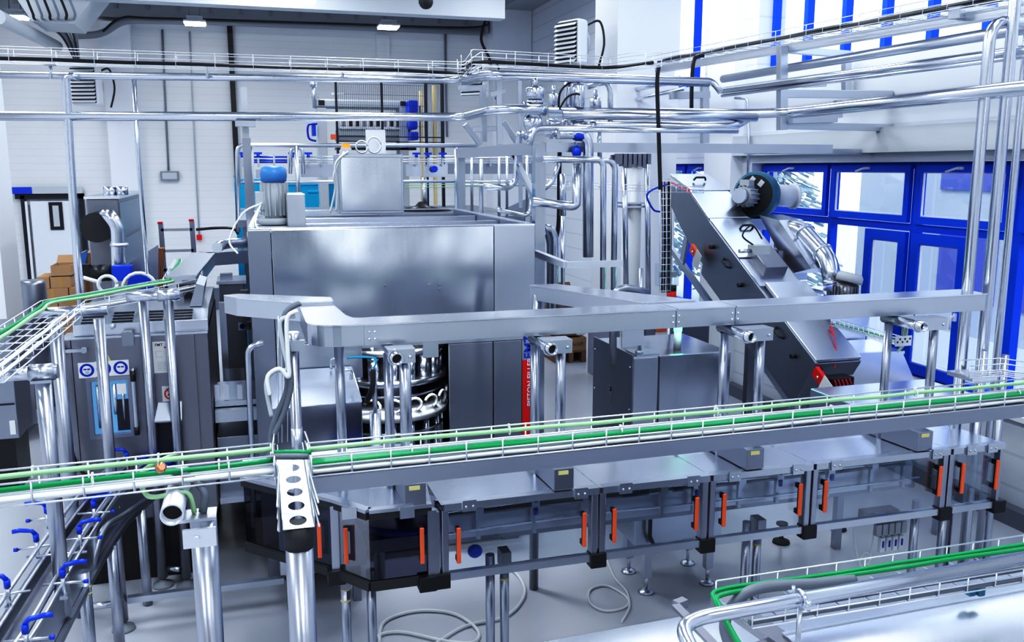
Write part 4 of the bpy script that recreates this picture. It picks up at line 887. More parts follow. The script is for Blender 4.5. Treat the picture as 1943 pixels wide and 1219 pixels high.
for (uf,vf,ut,vt,lb,bar) in ((235,1195,188,605,'round steel support post with yellow bands and round foot, in front of the machine window',None),(310,1112,248,572,'round steel support post in front of the white paper notice',None),(355,1112,332,568,'round steel support post ending at the short clamped crossbar above the paper notice',(240,342,566))):
    f=ZP(uf,vf,0); z_=YP(ut,vt,f.y).z; x=f.x
    t=T('tray_support',lb,'support post',(x,f.y,0))
    MB().cyl((x,f.y,.07),(x,f.y,z_),.036,18).build('post','post',t); MB().lathe((x,f.y,0),[(.08,0),(.075,.02),(.03,.035),(.014,.07)],n=18).build('foot','grey',t)
    if bar: MB().cyl((YP(bar[0],bar[2],f.y).x,f.y,z_+.03),(YP(bar[1],bar[2],f.y).x,f.y,z_+.03),.037,16).build('crossbar','pipe',t); MB().cyl((x-.07,f.y,z_+.03),(x+.07,f.y,z_+.03),.043,16).build('clamp','steel',t)
    if uf==235:
        for zz in (YP(222,965,f.y).z,YP(224,1000,f.y).z): MB().cyl((x,f.y,zz),(x,f.y,zz+.012),.0375,16).build('yellow_band','yellow',t)
f1=ZP(310,1112,0); f2=ZP(355,1112,0)
one('cross_brace','short steel brace tube between the two posts with round feet','brace',MB().cyl((f1.x+.04,f1.y,.14),(f2.x-.04,f2.y,.14),.022,12),'steel')
f=ZP(235,1195,0); g_=YP(545,1128,f.y-.0)
one('floor_rail','long low steel rail tube running from the conveyor leg towards the big post','rail',MB().bar((f.x+.04,f.y,.22),(YP(540,1128,f.y).x,f.y,.22),.05,.045),'steel')
one('brace_tube','short steel tube with clamps between the conveyor legs','brace',MB().cyl((YP(172,1165,f.y).x,f.y+.0,.2),(f.x-.04,f.y,.2),.024,12),'steel')
# ================================================================ LEFT CONVEYOR
CZ=.95
cp=[ZP(-60,1330,CZ),ZP(20,1219,CZ),ZP(80,1120,CZ),ZP(140,1025,CZ),ZP(200,945,CZ),ZP(262,893,CZ),ZP(305,858,CZ),ZP(325,810,CZ)]
cp=spline(cp,4)
cl=T('curved_conveyor','narrow steel conveyor with twin guide rails curving into the dark labelled machine','conveyor',cp[8])
def strip(P,o0,o1,z0,z1):
    m_=MB(); vs=[]
    for i in range(len(P)): 
        a=P[i]+off(P,i,o0); b=P[i]+off(P,i,o1); vs+=[Vector((a.x,a.y,z0)),Vector((b.x,b.y,z0)),Vector((b.x,b.y,z1)),Vector((a.x,a.y,z1))]
    n=len(P); fs=[(i*4+j,i*4+(j+1)%4,(i+1)*4+(j+1)%4,(i+1)*4+j) for i in range(n-1) for j in range(4)]+[(0,1,2,3),((n-1)*4+3,(n-1)*4+2,(n-1)*4+1,(n-1)*4)]
    return m_.add(vs,fs)
strip(cp,-.05,.05,CZ-.02,CZ).build('belt','dark',cl); strip(cp,-.11,-.09,CZ-.17,CZ+.02).build('side_plate','steel',cl); strip(cp,.09,.11,CZ-.17,CZ+.02).build('side_plate','steel',cl); strip(cp,-.14,-.0,CZ-.21,CZ-.175).build('drip_tray','mid',cl)
for o_,z_,r_ in ((.13,.06,.013),(.10,.10,.011),(.08,.03,.009),(-.07,.04,.010),(-.09,.09,.010),(-.12,.05,.008),(-.135,.08,.008)):
    MB().tube([cp[i]+off(cp,i,o_)+Vector((0,0,z_)) for i in range(len(cp))],r_,7).build('guide_rail','galv',cl)
def lever(u,v,s=1,par=None,z=None):
    p=ZP(u,v,(CZ+.16) if z is None else z); 
    t=MB().cyl(p-Vector((0,0,.03)),p+Vector((0,0,.012)),.016,10).tube([p+Vector((0,0,.01)),p+Vector((-.02*s,0,.035)),p+Vector((-.085*s,.01,.04)),p+Vector((-.12*s,.01,.036))],.013,8).build('clamp_lever','bluep',cl)
    MB().cyl(p-Vector((0,0,.13)),p-Vector((0,0,.035)),.011,8).cyl(p+Vector((-.1*s,0,-.07)),p+Vector((.1*s,.02,-.07)),.007,8).box((p.x-.02,p.y-.02,p.z-.15),(p.x+.02,p.y+.02,p.z-.13)).build('lever_stem','steel',t)
    MB().cyl(p+Vector((-.12*s,0,-.07)),p+Vector((-.1*s,0,-.07)),.012,8).build('stem_cap','bluep',t)
for (u,v,s) in ((68,1018,1),(47,1190,-1),(150,1003,-1),(177,955,-1),(118,1085,-1),(240,862,1),(88,965,1),(13,1105,1),(300,835,1),(350,810,-1),(352,825,-1)): lever(u,v,s)
for k in (10,16,22): 
    p=cp[k]; n_=off(cp,k,1).normalized()
    MB().cyl(p-n_*.16+Vector((0,0,.06)),p+n_*.16+Vector((0,0,.06)),.007,8).build('cross_rod','steel',cl)
for k in (14,18):
    p=cp[k]+off(cp,k,-.12); MB().cyl((p.x,p.y,0),(p.x,p.y,CZ-.2),.035,14).build('leg','post',cl)
# blue curved guides at machine mouth
for (pts,lb,r) in ((((262,872),(290,862),(312,850),(318,838)),'blue plastic curved guide left of the machine mouth',.035),(((308,880),(330,865),(342,852),(345,842)),'blue plastic curved guide right of the machine mouth',.035),(((158,930),(190,925),(212,912)),'blue plastic curved guide under the left tray',.03),(((284,882),(300,880),(315,876)),'small lower blue guide between the two mouth guides',.025)):
    q_=[ZP(u,v,CZ+.09) for u,v in pts]; P_=spline(q_,5); P_=[Vector((p.x,p.y,0)) for p in P_]
    t=T('curved_guide',lb,'conveyor guide',(q_[0].x,q_[0].y,CZ)); strip(P_,-r,r,CZ+.07,CZ+.10).build('upper_guide','bluep',t); strip(P_,-r*.8,r*.8,CZ+.02,CZ+.05).build('lower_guide','bluep',t)
p=ZP(160,970,0); x=YP(158,1080,5.4).x
t=T('stub_post','short capped steel post with yellow bands beside the curved conveyor','post',(x,5.4,0)); zt5=YP(156,1085,5.4).z
MB().cyl((x,5.4,0),(x,5.4,zt5),.036,16).build('tube','post',t); MB().cyl((x,5.4,zt5-.1),(x,5.4,zt5-.09),.037,16).build('yellow_band','yellow',t); MB().cyl((x,5.4,zt5-.14),(x,5.4,zt5-.13),.037,16).build('yellow_band','yellow',t)
one('conveyor_arm','curved dark steel arm from the conveyor edge to the machine','brace',MB().tube([YP(170,1090,5.6),YP(195,1000,5.8),YP(225,985,6.0),YP(300,935,6.5)],.022,10,.1),'mid')
# ================================================================ LEFT MACHINE
MY=7.0; mx0=YP(120,700,MY).x; mx1=YP(404,800,MY).x; mzt=YP(250,640,MY).z; mzb=YP(250,985,MY).z
xdr=YP(140,700,MY).x; xd2=YP(372,700,MY).x
lm=T('rinsing_machine','dark steel bottle machine with blue safety signs and a lit window in its door','bottling machine',((mx0+mx1)/2,7.8,0))
MB().box((mx0,MY+.02,mzb),(mx1,8.9,mzt)).build('body','dark',lm,bev=.006)
MB().box((mx0,MY,mzb),(xdr-.006,MY+.019,mzt)).build('front_strip','dark',lm,bev=.004)
wx0,wx1=YP(176,770,MY).x,YP(245,770,MY).x; wz1,wz0=YP(210,722,MY).z,YP(210,824,MY).z
dz0=YP(200,900,MY).z
dm_=MB().box((xdr,MY-.012,mzb),(wx0,MY+.019,mzt)).box((wx1,MY-.012,mzb),(xd2,MY+.019,mzt)).box((wx0,MY-.012,wz1),(wx1,MY+.019,mzt)).box((wx0,MY-.012,mzb),(wx1,MY+.019,wz0)).build('door','dark',lm)
f_=MB(); 
for (a0,b0,a1,b1) in ((wx0-.03,wz0-.03,wx1+.03,wz0),(wx0-.03,wz1,wx1+.03,wz1+.03),(wx0-.03,wz0,wx0,wz1),(wx1,wz0,wx1+.03,wz1)): f_.box((a0,MY-.018,b0),(a1,MY-.0125,b1))
f_.build('window_frame','mid',dm_,bev=.004)
MB().quad((wx0,MY-.002,wz0),(wx1,MY-.002,wz0),(wx1,MY-.002,wz1),(wx0,MY-.002,wz1)).build('door_window','clear',dm_)
MB().box((wx0-.0,MY+.0195,wz0),(wx1,MY+.0199,wz1)).build('lit_interior','lit',lm)
m_=MB(); 
for k,(a_,b_,r__) in enumerate(((.15,.0,.025),(.28,.0,.02),(.62,.1,.04),(.85,.05,.03))): m_.cyl((wx0+(wx1-wx0)*a_,MY+.01,wz0+.05+b_),(wx0+(wx1-wx0)*a_,MY+.01,wz1-.03),r__*.4,8)
m_.build('inner_rods','bright',dm_)
MB().box((wx0+.16,MY+.005,wz0+.02),(wx0+.3,MY+.015,wz0+.26)).build('inner_block','inner',dm_)
MB().box((wx1-.075,MY-.0045,wz1-.11),(wx1-.01,MY-.0025,wz1-.03)).build('window_sticker','paper',dm_)
p=YP(258,760,MY); za,zb_=YP(252,700,MY).z,YP(263,820,MY).z
MB().tube([(p.x,MY-.012,za),(p.x,MY-.07,za),(p.x,MY-.07,zb_),(p.x,MY-.012,zb_)],.016,10,.03).build('door_handle','steel',dm_); MB().cyl((p.x,MY-.07,zb_+.0),(p.x,MY-.07,zb_+.06),.02,10).build('handle_cap','black',dm_); MB().cyl((p.x,MY-.07,za-.08),(p.x,MY-.07,za+.0),.02,10).build('handle_cap','black',dm_)
def sign(u,v,w_,h_,kind):
    p=YP(u,v,MY-.014); x,z=p.x,p.z
    s_=MB().box((x-w_/2,MY-.0155,z-h_/2),(x+w_/2,MY-.0125,z+h_/2)).build('safety_sign','paper',dm_)
    y=MY-.0165
    def disc(cx,cz,r,mat,yy,nm='sign_disc',sc=1): return MB().add([(cx+r*math.cos(2*math.pi*k/28),yy,cz+sc*r*math.sin(2*math.pi*k/28)) for k in range(28)],[tuple(range(28))]).build(nm,mat,s_)
    if kind=='no':
        m_=MB(); m_.tube([(x+.34*w_*math.cos(k*.314),y,z+.34*w_*math.sin(k*.314)) for k in range(20)],.006,5,closed=True); m_.bar((x-.24*w_,y,z+.24*w_),(x+.24*w_,y,z-.24*w_),.003,.010,(0,1,0)); m_.build('prohibition_ring','red',s_)
        MB().prism([(x-.2*w_,y+.0005,z-.1*w_),(x-.02*w_,y+.0005,z-.16*w_),(x+.2*w_,y+.0005,z+.12*w_),(x+.05*w_,y+.0005,z+.18*w_),(x-.1*w_,y+.0005,z+.06*w_)],(0,-.001,0)).build('hand_symbol','black',s_); return
    disc(x,z,.43*w_,'signblue',y)
    disc(x,z+.0,.27*w_,'paper',y-.001,'head_symbol',1.08)
    if kind in('mask','goggles'):
        m_=MB(); m_.box((x-.2*w_,y-.003,z+.02*w_),(x-.02*w_,y-.002,z+.11*w_)).box((x+.02*w_,y-.003,z+.02*w_),(x+.2*w_,y-.002,z+.11*w_)); m_.build('goggles_symbol','signblue',s_)
        if kind=='mask': MB().prism([(x-.13*w_,y-.002,z-.05*w_),(x+.13*w_,y-.002,z-.05*w_),(x+.09*w_,y-.002,z-.24*w_),(x-.09*w_,y-.002,z-.24*w_)],(0,-.001,0)).build('mask_symbol','lgrey',s_)
    else: MB().box((x-.1*w_,y-.003,z-.2*w_),(x+.12*w_,y-.002,z+.2*w_)).build('glove_symbol','signblue',s_)
sign(165,703,.115,.115,'mask'); sign(197,700,.115,.115,'glove'); sign(229,698,.115,.115,'goggles'); sign(324,747,.12,.12,'no')
p=YP(203,682,MY-.014); MB().prism([(p.x-.04,p.y,p.z-.04),(p.x+.04,p.y,p.z-.04),(p.x,p.y,p.z+.05)],(0,-.001,0)).build('warning_triangle','yellow',dm_)
p=YP(311,678,MY-.014); pn=MB().box((p.x-.075,MY-.0155,p.z-.12),(p.x+.075,MY-.0125,p.z+.12)).build('paper_notice','paper',dm_)
text('FMT',.03,(p.x-.03,MY-.017,p.z+.095),(1,0,0),(0,0,1),'black',dm_,'notice_lettering',.0004)
m_=MB(); 
for k in range(6): m_.box((p.x-.05,MY-.0165,p.z-.10+.012*k),(p.x+.05-.01*(k%3),MY-.0158,p.z-.096+.012*k))
m_.box((p.x-.055,MY-.0165,p.z-.0),(p.x-.01,MY-.0158,p.z+.003)).box((p.x-.055,MY-.0165,p.z+.045),(p.x-.01,MY-.0158,p.z+.048)).box((p.x-.055,MY-.0165,p.z-.0),(p.x-.052,MY-.0158,p.z+.048)).box((p.x+.02,MY-.0165,p.z-.0),(p.x+.05,MY-.0158,p.z+.003)).box((p.x+.02,MY-.0165,p.z+.045),(p.x+.05,MY-.0158,p.z+.048)); m_.build('printed_lines','lgrey',pn); MB().box((p.x+.005,MY-.0165,p.z+.07),(p.x+.02,MY-.0158,p.z+.08)).build('red_mark','red',pn)
for (u,v) in ((143,665),(165,885)):
    p=YP(u,v,MY-.02); MB().box((p.x-.10,MY-.045,p.z-.012),(p.x+.06,MY-.0125,p.z+.012)).cyl((p.x+.06,MY-.05,p.z),(p.x+.06,MY-.0125,p.z),.022,14).build('hinge_latch','steel',dm_); MB().box((p.x-.12,MY-.05,p.z-.04),(p.x-.07,MY-.0125,p.z+.04)).build('latch_block','black',dm_)
p=YP(318,780,MY-.05); 
MB().prism([YP(300,765,MY-.02),YP(345,762,MY-.02),YP(345,797,MY-.12),YP(293,800,MY-.12)],(0,.02,.004)).box((YP(293,800,MY-.12).x,MY-.12,YP(293,800,MY-.12).z-.01),(YP(345,797,MY-.12).x,MY-.1,YP(293,800,MY-.12).z+.0)).build('mouth_hood','steel',lm)
MB().box((YP(297,800,MY).x,MY-.018,.95),(YP(345,797,MY).x,MY-.0125,YP(345,800,MY).z)).build('mouth_opening','inner',lm)
# top cover with vents
cz0=mzt; cz1=mzt+.16
tx0,tx1=YP(140,620,MY+.1).x,YP(395,610,MY+.1).x
MB().box((mx0,MY+.0,mzt),(mx1+.0,MY+.25,mzt+.012)).build('top_ledge','bright',lm)
MB().prism([(tx0,MY+.06,mzt+.013),(tx0,MY+.06,mzt+.10),(tx0,MY+.26,mzt+.155),(tx0,8.6,mzt+.155),(tx0,8.6,mzt+.013)],(tx1-tx0,0,0)).build('top_cover','bright',lm,bev=.004)
m_=MB()
for i in range(4):
    for k in range(4):
        xa_=tx0+.05+i*(tx1-tx0-.1)/4; t_=k/3; m_.ob((xa_+.075,MY+.085+.15*t_,mzt+.109+.0415*t_),(.072,0,0),(0,.009,.0025),(0,0,.003))
m_.build('vent_slots','black',lm)
p=YP(243,635,MY+.04); MB().box((p.x-.03,MY+.045,p.z-.03),(p.x+.03,MY+.052,p.z+.03)).build('number_plate','paper',lm); text('3',.045,(p.x,MY+.043,p.z),(1,0,0),(0,0,1),'black',lm,'number')
MB().box((YP(243,640,MY).x-.04,MY-.03,mzt-.06),(YP(243,640,MY).x+.04,MY-.0125,mzt+.04)).build('top_latch','mid',lm); MB().sph((YP(212,625,MY).x,MY+.04,mzt+.08),.022,10).build('knob','steel',lm)
MB().box((tx1+.0,MY+.1,mzt+.013),(mx1-.01,8.6,mzt+.05)).build('side_rail','bright',lm)
m_=MB()
for k in range(6): m_.box((mx1-.06,MY+.3+k*.2,mzt+.0505),(mx1-.03,MY+.4+k*.2,mzt+.053))
m_.build('side_slots','black',lm)
MB().prism([(mx1-.14,MY+.35,mzt+.16),(mx1-.05,MY+.35,mzt+.16),(mx1-.02,MY+.35,mzt+.32),(mx1-.08,MY+.35,mzt+.34)],(0,.6,0)).build('slanted_vent_box','steel',lm)
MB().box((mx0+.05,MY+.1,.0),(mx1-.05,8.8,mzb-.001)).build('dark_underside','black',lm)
# right continuation: transfer section
rx1=YP(500,900,MY+.2).x
MB().box((mx1+.01,MY+.25,mzb),(rx1-.02,8.6,YP(450,828,MY+.25).z)).build('lower_panels','mid',lm,bev=.004)
MB().box((mx1+.01,MY+.2,mzb-.03),(rx1-.02,MY+.25,mzb+.02)).build('bottom_trim','pipe',lm)
MB().box((mx1+.01,MY+.2,YP(450,800,MY+.2).z),(rx1-.02,7.9,YP(450,778,MY+.2).z)).box((mx1+.01,MY+.3,YP(450,770,MY+.3).z),(rx1-.02,8.0,YP(450,760,MY+.3).z)).build('transfer_table','steel',lm)
MB().box((mx1+.1,MY+.4,YP(450,768,MY+.4).z),(rx1-.06,MY+.42,YP(450,700,MY+.4).z)).build('clear_cover','clear',lm)
for u in (412,430,455): 
    p=YP(u,745,MY+.3); MB().box((p.x-.02,MY+.3,p.z-.06),(p.x+.02,MY+.34,p.z+.06)).build('clamp_block','pipe',lm)
a=YP(419,645,8.6); MB().box((a.x,8.6,.3),(a.x+.06,8.68,a.z+.35)).build('white_upright','bright',lm)
# black hose at left edge
one('hose','thin black hose hanging down the left edge of the dark machine','hose',MB().tube(spline([YP(118,720,6.85),YP(124,800,6.8),YP(135,850,6.8),YP(150,890,6.8),YP(170,905,6.8)]),.012,7),'black')

tk_=0
for (P0_,P1_,ts) in ((c0,c1,(.10,.21,.33,.46,.60,.74,.88)),(d0,d1,(.15,.36,.58,.80))):
    for t_ in ts:
        p=P0_.lerp(P1_,t_)+nr*(.055 if tk_%2 else -.035)+Vector((0,0,.072 if tk_%2 else .05)); tk_+=1
        one('cable_tie','white cable tie loop around a cable in the two long trays over the machines','cable tie',MB().tube([p+Vector((0,.016*math.cos(k*.7),.016*math.sin(k*.7)-.003)) for k in range(9)],.003,5,closed=True).box((p.x-.004,p.y-.004,p.z+.012),(p.x+.004,p.y+.012,p.z+.026)),'wcable','cable ties on the long trays')
# ================================================================ OVERHEAD PIPES
def pipe(lb,pts,r,mat='pipe',fil=.12,name='steel_pipe',group=None,n=12,cat='pipe'):
    return one(name,lb,cat,MB().tube(pts,r,n,fil),mat,group)
Yv=8.0
z1p=3.95; z2p=3.63
A_=YP(-60,141,Yv); A_.z=YP(300,144,Yv).z; B_=YP(868,152,Yv); zA=(YP(0,141,Yv).z+B_.z)/2
c_=ZP(925,139,B_.z+.0); d_1=ZP(1300,151,B_.z)
pipe('upper of the two long horizontal steel pipes across the hall, ending above the valve cluster',[YP(-60,141,Yv),B_,c_,ZP(1352,154,B_.z),ZP(1368,175,B_.z-.1)],.030,fil=.15)
pipe('short parallel steel pipe just behind the upper long pipe over the valve cluster',[YP(880,158,8.2),ZP(935,146,B_.z-.03),ZP(1345,160,B_.z-.03)],.024)
pipe('vertical steel pipe dropping from the upper long pipe on the far left',[YP(150,145,Yv)+Vector((0,.0,0)),YP(124,143,Yv)+Vector((0,.0,0)),YP(137,360,Yv),YP(154,585,Yv)],.032,fil=.1)
pipe('thin vertical steel pipe in front of the grey pilaster, left of the wall lamp box',[YP(254,146,Yv),YP(262,300,Yv),YP(280,520,Yv)],.018,fil=.05)
zB=YP(500,221,Yv).z
pp=[YP(-60,221,Yv),YP(880,222,Yv)]; pp[0].z=YP(0,221,Yv).z
e1=ZP(935,208,pp[1].z+.02); e2_=ZP(1030,207,e1.z)
pipe('lower of the two long horizontal steel pipes across the hall, joining the valve',pp+[e1,e2_],.038,fil=.15)
q1=ZP(1040,213,e1.z); q2=ZP(1432,216,e1.z); 
pipe('bright steel pipe from the valve to the windows, then towards the camera',[q1,q2,XP(1500,213,q2.x+.3),XP(1990,160,q2.x+.3)],.042,fil=.2)
pipe('second bright steel pipe directly under the valve outlet pipe',[q1+Vector((.1,-.1,-.03)),q2+Vector((-.05,-.12,-.04))],.036)
e3=ZP(1130,238,e1.z-.12); e4=ZP(1395,240,e1.z-.12)
pipe('lower bright pipe with an upturned end joining the pipe to the windows',[e3,e4,ZP(1425,222,e1.z-.02)],.034,fil=.12)
pipe('thin steel pipe at the bottom of the horizontal bundle behind the cross beam',[ZP(1060,246,e1.z-.2),ZP(1400,249,e1.z-.2)],.018)
# long pipes along window wall
for (x,a,b,r,lb,mt) in ((5.4,(1372,150),(1990,46),.045,'uppermost dull steel pipe under the high windows','steel'),(5.2,(1370,172),(1990,90),.036,'second shiny steel pipe from the top along the window wall','pipe'),(5.2,(1370,182),(1990,101),.018,'slim pipe hugging the underside of the second window-wall pipe','pipe'),(4.95,(1500,222),(1990,173),.016,'slim pipe hugging the underside of the thick window-wall pipe','pipe')):
    pipe(lb,[XP(*a,x),XP(*b,x)],r,mt)
for (a,b,x,r,lb) in (((1140,182),(1310,150),5.4,.030,'short inclined-looking steel pipe behind the valve actuators, upper'),((1130,205),(1300,168),5.4,.026,'short steel pipe behind the valve actuators, lower')):
    pipe(lb,[XP(*a,x),XP(*b,x)],r,'pipe')
pipe('thin right-angled conduit left of the blue windows',[XP(1395,186,6.40),XP(1418,187,6.40),XP(1421,260,6.40),XP(1418,375,6.40)],.02,'steel',.06)
# top trays with black cable
tz=YP(400,133,7.9).z
tl=[YP(-60,122,7.9),YP(880,140,7.9)]; zz_=(tl[0].z+tl[1].z)/2; tl=[Vector((p.x,p.y,zz_)) for p in tl]
tl2=tl+[ZP(905,124,zz_),ZP(1150,136,zz_),ZP(1240,125,zz_)]
tray('fine wire cable tray with a black cable above the two long pipes',tl2,.18,.11,.28,.003,nb=3)
cable('black cable sagging along the fine tray above the long pipes',tl2,-.03,.01,.015,'black',.02,.5)
rt_=[XP(1243,125,5.3),XP(1990,-8,5.3)]
tray('wire cable tray with a thick black cable climbing along the high windows',rt_,.30,.10,.25,.004,nb=5)
cable('thick black cable in the tray along the high windows, nearer',rt_,.10,.05,.022,'black',.02,.4); cable('second black cable in the tray along the high windows',rt_,.05,.03,.016,'rubber',.02,.4)
one('tray_beam','pale steel channel under the cable tray along the high windows','beam',MB().bar(rt_[0]+Vector((.06,0,-.05)),rt_[1]+Vector((.06,0,-.05)),.12,.07),'steel')
for (u0,u1,v,y,lb) in ((1280,1400,130,8.6,'flat cross bracket under the left part of the window tray'),):
    pass
# support frames on the right
def sq(lb,pairs,w_=.07,name='pipe_bracket',mat='steel'):
    c=sum((Vector(p[0]) for p in pairs),Vector())/len(pairs)
    t=T(name,lb,'pipe support',c)
    for i_,(a,b) in enumerate(pairs): MB().bar(a,b,w_*(1-.06*i_),w_*(1-.06*i_)).build('bar',mat,t,bev=.003)
    return t
ys=8.1
def yy(u,v,y=ys): return YP(u,v,y)
sq('large steel hanger frame with two long arms reaching the window wall',[(yy(1484,88),yy(1484,247)),(yy(1490,178),XP(1690,180,6.59)),(yy(1490,238),XP(1690,243,6.59)),(yy(1490,94),yy(1615,104))],.085)
sq('smaller steel hanger behind the large frame, under the window tray',[(yy(1606,112,8.7),yy(1606,172,8.7)),(yy(1590,224,8.7),yy(1590,190,8.7))],.08)
sq('steel bracket arm supporting the window tray on the far right',[(XP(1810,24,5.2),XP(1950,28,6.4))],.09)
sq('steel hanger with short plate near the end of the outlet pipe',[(yy(1337,148),yy(1337,272)),(yy(1272,182),yy(1345,180))],.07)
sq('small pipe saddle plate under the thick window-wall pipe',[(yy(1500,226,8.0),yy(1585,224,8.0))],.09)
sq('small pipe saddle plate under the second window-wall pipe',[(yy(1525,160,8.3),yy(1565,158,8.3))],.07)
sq('steel hanger left of the valve, with two short plates',[(YP(916,165,7.9),YP(918,270,7.9)),(YP(868,167,7.9),YP(925,167,7.9)),(YP(896,246,7.9),YP(945,244,7.9))],.05)
sq('slender steel hanger just left of the valve actuator',[(YP(946,150,7.6),YP(948,275,7.6)),(YP(930,180,7.6),YP(958,172,7.6))],.045)
sq('thin portal of steel bars behind the valve actuator',[(YP(986,148,7.9),YP(988,395,7.9)),(YP(984,146,7.9),YP(1018,146,7.9)),(YP(1014,146,7.9),YP(1014,165,7.9))],.03)
sq('pair of diagonal struts under the lower long pipe',[(YP(882,236,8.6),YP(912,275,8.6)),(YP(955,230,8.6),YP(980,270,8.6))],.05)
# tall strip post
t=T('strip_post','tall flat steel post behind the blue-capped motor, carrying both long pipes','support post',(YP(470,430,8.05).x,8.1,0))
MB().box((YP(463,200,8.1).x-.03,8.06,0),(YP(463,200,8.1).x+.04,8.12,YP(463,262,8.1).z)).build('lower_post','post',t)
MB().box((YP(463,200,8.1).x-.025,8.07,YP(463,261,8.1).z),(YP(463,200,8.1).x+.03,8.11,YP(463,166,8.1).z)).build('upper_post','steel',t)
MB().box((YP(446,232,7.94).x,7.90,YP(446,240,7.94).z),(YP(485,232,7.94).x,8.05,YP(446,229,7.94).z)).build('saddle_plate','steel',t)
# saddle pegs
for u in (96,393,650,823):
    p=YP(u,135,7.95); one('tray_peg','small T-shaped steel peg between the upper long pipe and the cable tray, in a row','bracket',MB().cyl((p.x,p.y,p.z-.06),(p.x,p.y,p.z+.04),.012,8).box((p.x-.04,p.y-.02,p.z+.04),(p.x+.04,p.y+.02,p.z+.05)),'steel','pegs under the upper cable tray')
# ================================================================ VALVE CLUSTER
def valve(u,v0,v1,vb,r,y,lb,body=True):
    a=YP(u,v0,y); b=YP(u,v1,y); t=T('process_valve',lb,'valve',b)
    MB().lathe((b.x,y,b.z),[(r*.8,0),(r,.01),(r,a.z-b.z-.015),(r*.85,a.z-b.z)],n=22).build('actuator','pipe',t)
    MB().cyl((b.x,y,a.z),(b.x,y,a.z+.07),r*.35,12).build('indicator','steel',t)
    MB().cyl((b.x,y,b.z-.06),(b.x,y,b.z),r*.3,12).build('stem','steel',t)
    if body:
        c=YP(u,vb,y); MB().sph(c,r*1.0,16,(1,1,.9)).cyl(c+Vector((-r*1.2,0,0)),c+Vector((r*1.2,0,0)),r*.7,14).lathe((c.x,y,c.z+r*.8),[(r*.9,-.012),(r*.9,.012)],n=18).build('valve_body','pipe',t)
        MB().lathe(c-Vector((r*1.3,0,0)),[(r*.85,-.012),(r*.85,.012)],(1,0,0),n=18).build('clamp_ring','steel',t)
    return t
valve(1015,165,190,208,.078,7.35,'double-seat valve with chunky polished actuator where the lower long pipe ends')
c=YP(1012,234,7.35); one('valve_chamber','spherical steel valve chamber hanging under the chunky polished actuator','valve',MB().sph(c,.085,18).cyl(c+Vector((0,0,.06)),c+Vector((0,0,.14)),.05,14),'pipe')
valve(1050,178,200,236,.045,7.7,'small polished valve actuator right of the chunky one')
valve(1078,155,205,236,.04,7.5,'tall polished valve actuator with black cables, left of the pair')
valve(1097,160,205,238,.055,7.4,'tallest polished valve actuator, right of the pair')
valve(1130,186,207,240,.052,7.6,'polished valve actuator with flat lid at the right of the cluster')
one('cable','black control cable looping over the tall valve actuators','cable',MB().tube(spline([YP(1060,205,7.45),YP(1063,175,7.4),YP(1080,158,7.4),YP(1098,155,7.4)]),.010,7),'black')
one('cable','second black control cable looping at the actuators\' waist','cable',MB().tube(spline([YP(1060,210,7.4),YP(1075,186,7.35),YP(1092,178,7.35),YP(1100,180,7.35)]),.009,7),'black')
m_=MB()
for k in range(6): m_.lathe(YP(1046+k*11,252,7.5),[(.04,-.015),(.055,-.01),(.055,.01),(.04,.015)],(1,0,0),n=14)
m_.tube([YP(1036,252,7.5),YP(1110,252,7.5)],.036,12); one('valve_manifold','row of clamped steel pipe fittings beneath the valve actuators','pipe fitting',m_,'pipe')
t=T('blue_valve','blue and white manual valve wrapped in clear film under the manifold','valve',YP(1096,285,7.1)); p=YP(1096,262,7.1)
MB().lathe(p,[(.035,-.02),(.065,.0),(.06,.03),(.03,.04)],(.2,.1,1),n=10).build('blue_cap','bluep',t); q=YP(1094,288,7.1); MB().sph(q,.048,12,(.9,.8,1.1)).build('blue_body','bluep',t); MB().sph(YP(1100,273,7.1),.055,10,(1,.7,.8)).build('clear_wrap','clear',t); MB().cyl(YP(1094,296,7.1),YP(1094,316,7.1),.03,12).build('white_body','white',t)
# vertical and bent pipes in the centre : (px list, Y, r, label)
V=[([(1030,433),(1045,433),(1052,450),(1052,600)],7.45,.036,'thick bent pipe leaving the filler\'s right side and turning down'),
([(1030,440),(1038,441),(1043,460),(1043,600)],7.55,.028,'slimmer bent pipe inside the thick one at the filler\'s right side'),
([(1060,254),(1104,254),(1116,270),(1116,488)],7.1,.046,'thick vertical pipe falling right of the blue valve with an elbow on top'),
([(1095,312),(1094,388),(1085,392),(1010,382)],7.1,.038,'thick pipe with a bottom elbow below the blue valve, turning left'),
([(1030,302),(1138,303),(1145,312),(1144,570)],7.0,.026,'slim pipe turning down on the left of the held pair'),
([(1040,303),(1158,305),(1167,316),(1164,570)],7.12,.026,'slim pipe turning down on the right of the held pair'),
([(1000,262),(985,250),(978,345),(965,357),(918,354)],7.8,.027,'S-bent pipe left of the frame corner post'),
([(1005,275),(1012,243),(1090,243),(1140,243)],7.15,.026,'arched pipe springing from behind the beam over the corner post'),
([(1068,330),(1068,410)],7.9,.03,'straight vertical pipe behind the blue valve pipe'),
([(1068,410),(1068,590)],8.1,.02,'slim vertical pipe beside the cardboard boxes'),
([(1158,250),(1158,170),(1150,155),(1115,165)],7.5,.024,'tall inverted-U pipe right of the valve cluster'),
([(1137,245),(1138,302)],7.3,.02,'short vertical pipe joining the bundle to the held pair'),
([(1185,300),(1188,560)],8.9,.030,'vertical steel rail left of the white riser'),
([(1228,300),(1230,560)],8.9,.030,'vertical steel rail right of the white riser'),
([(1032,360),(1050,345),(1060,310)],7.9,.02,'short upturned pipe elbow behind the brace'),
([(943,395),(950,400),(1006,412),(1010,360)],7.6,.02,'low bent pipe at the filler roof corner'),
]
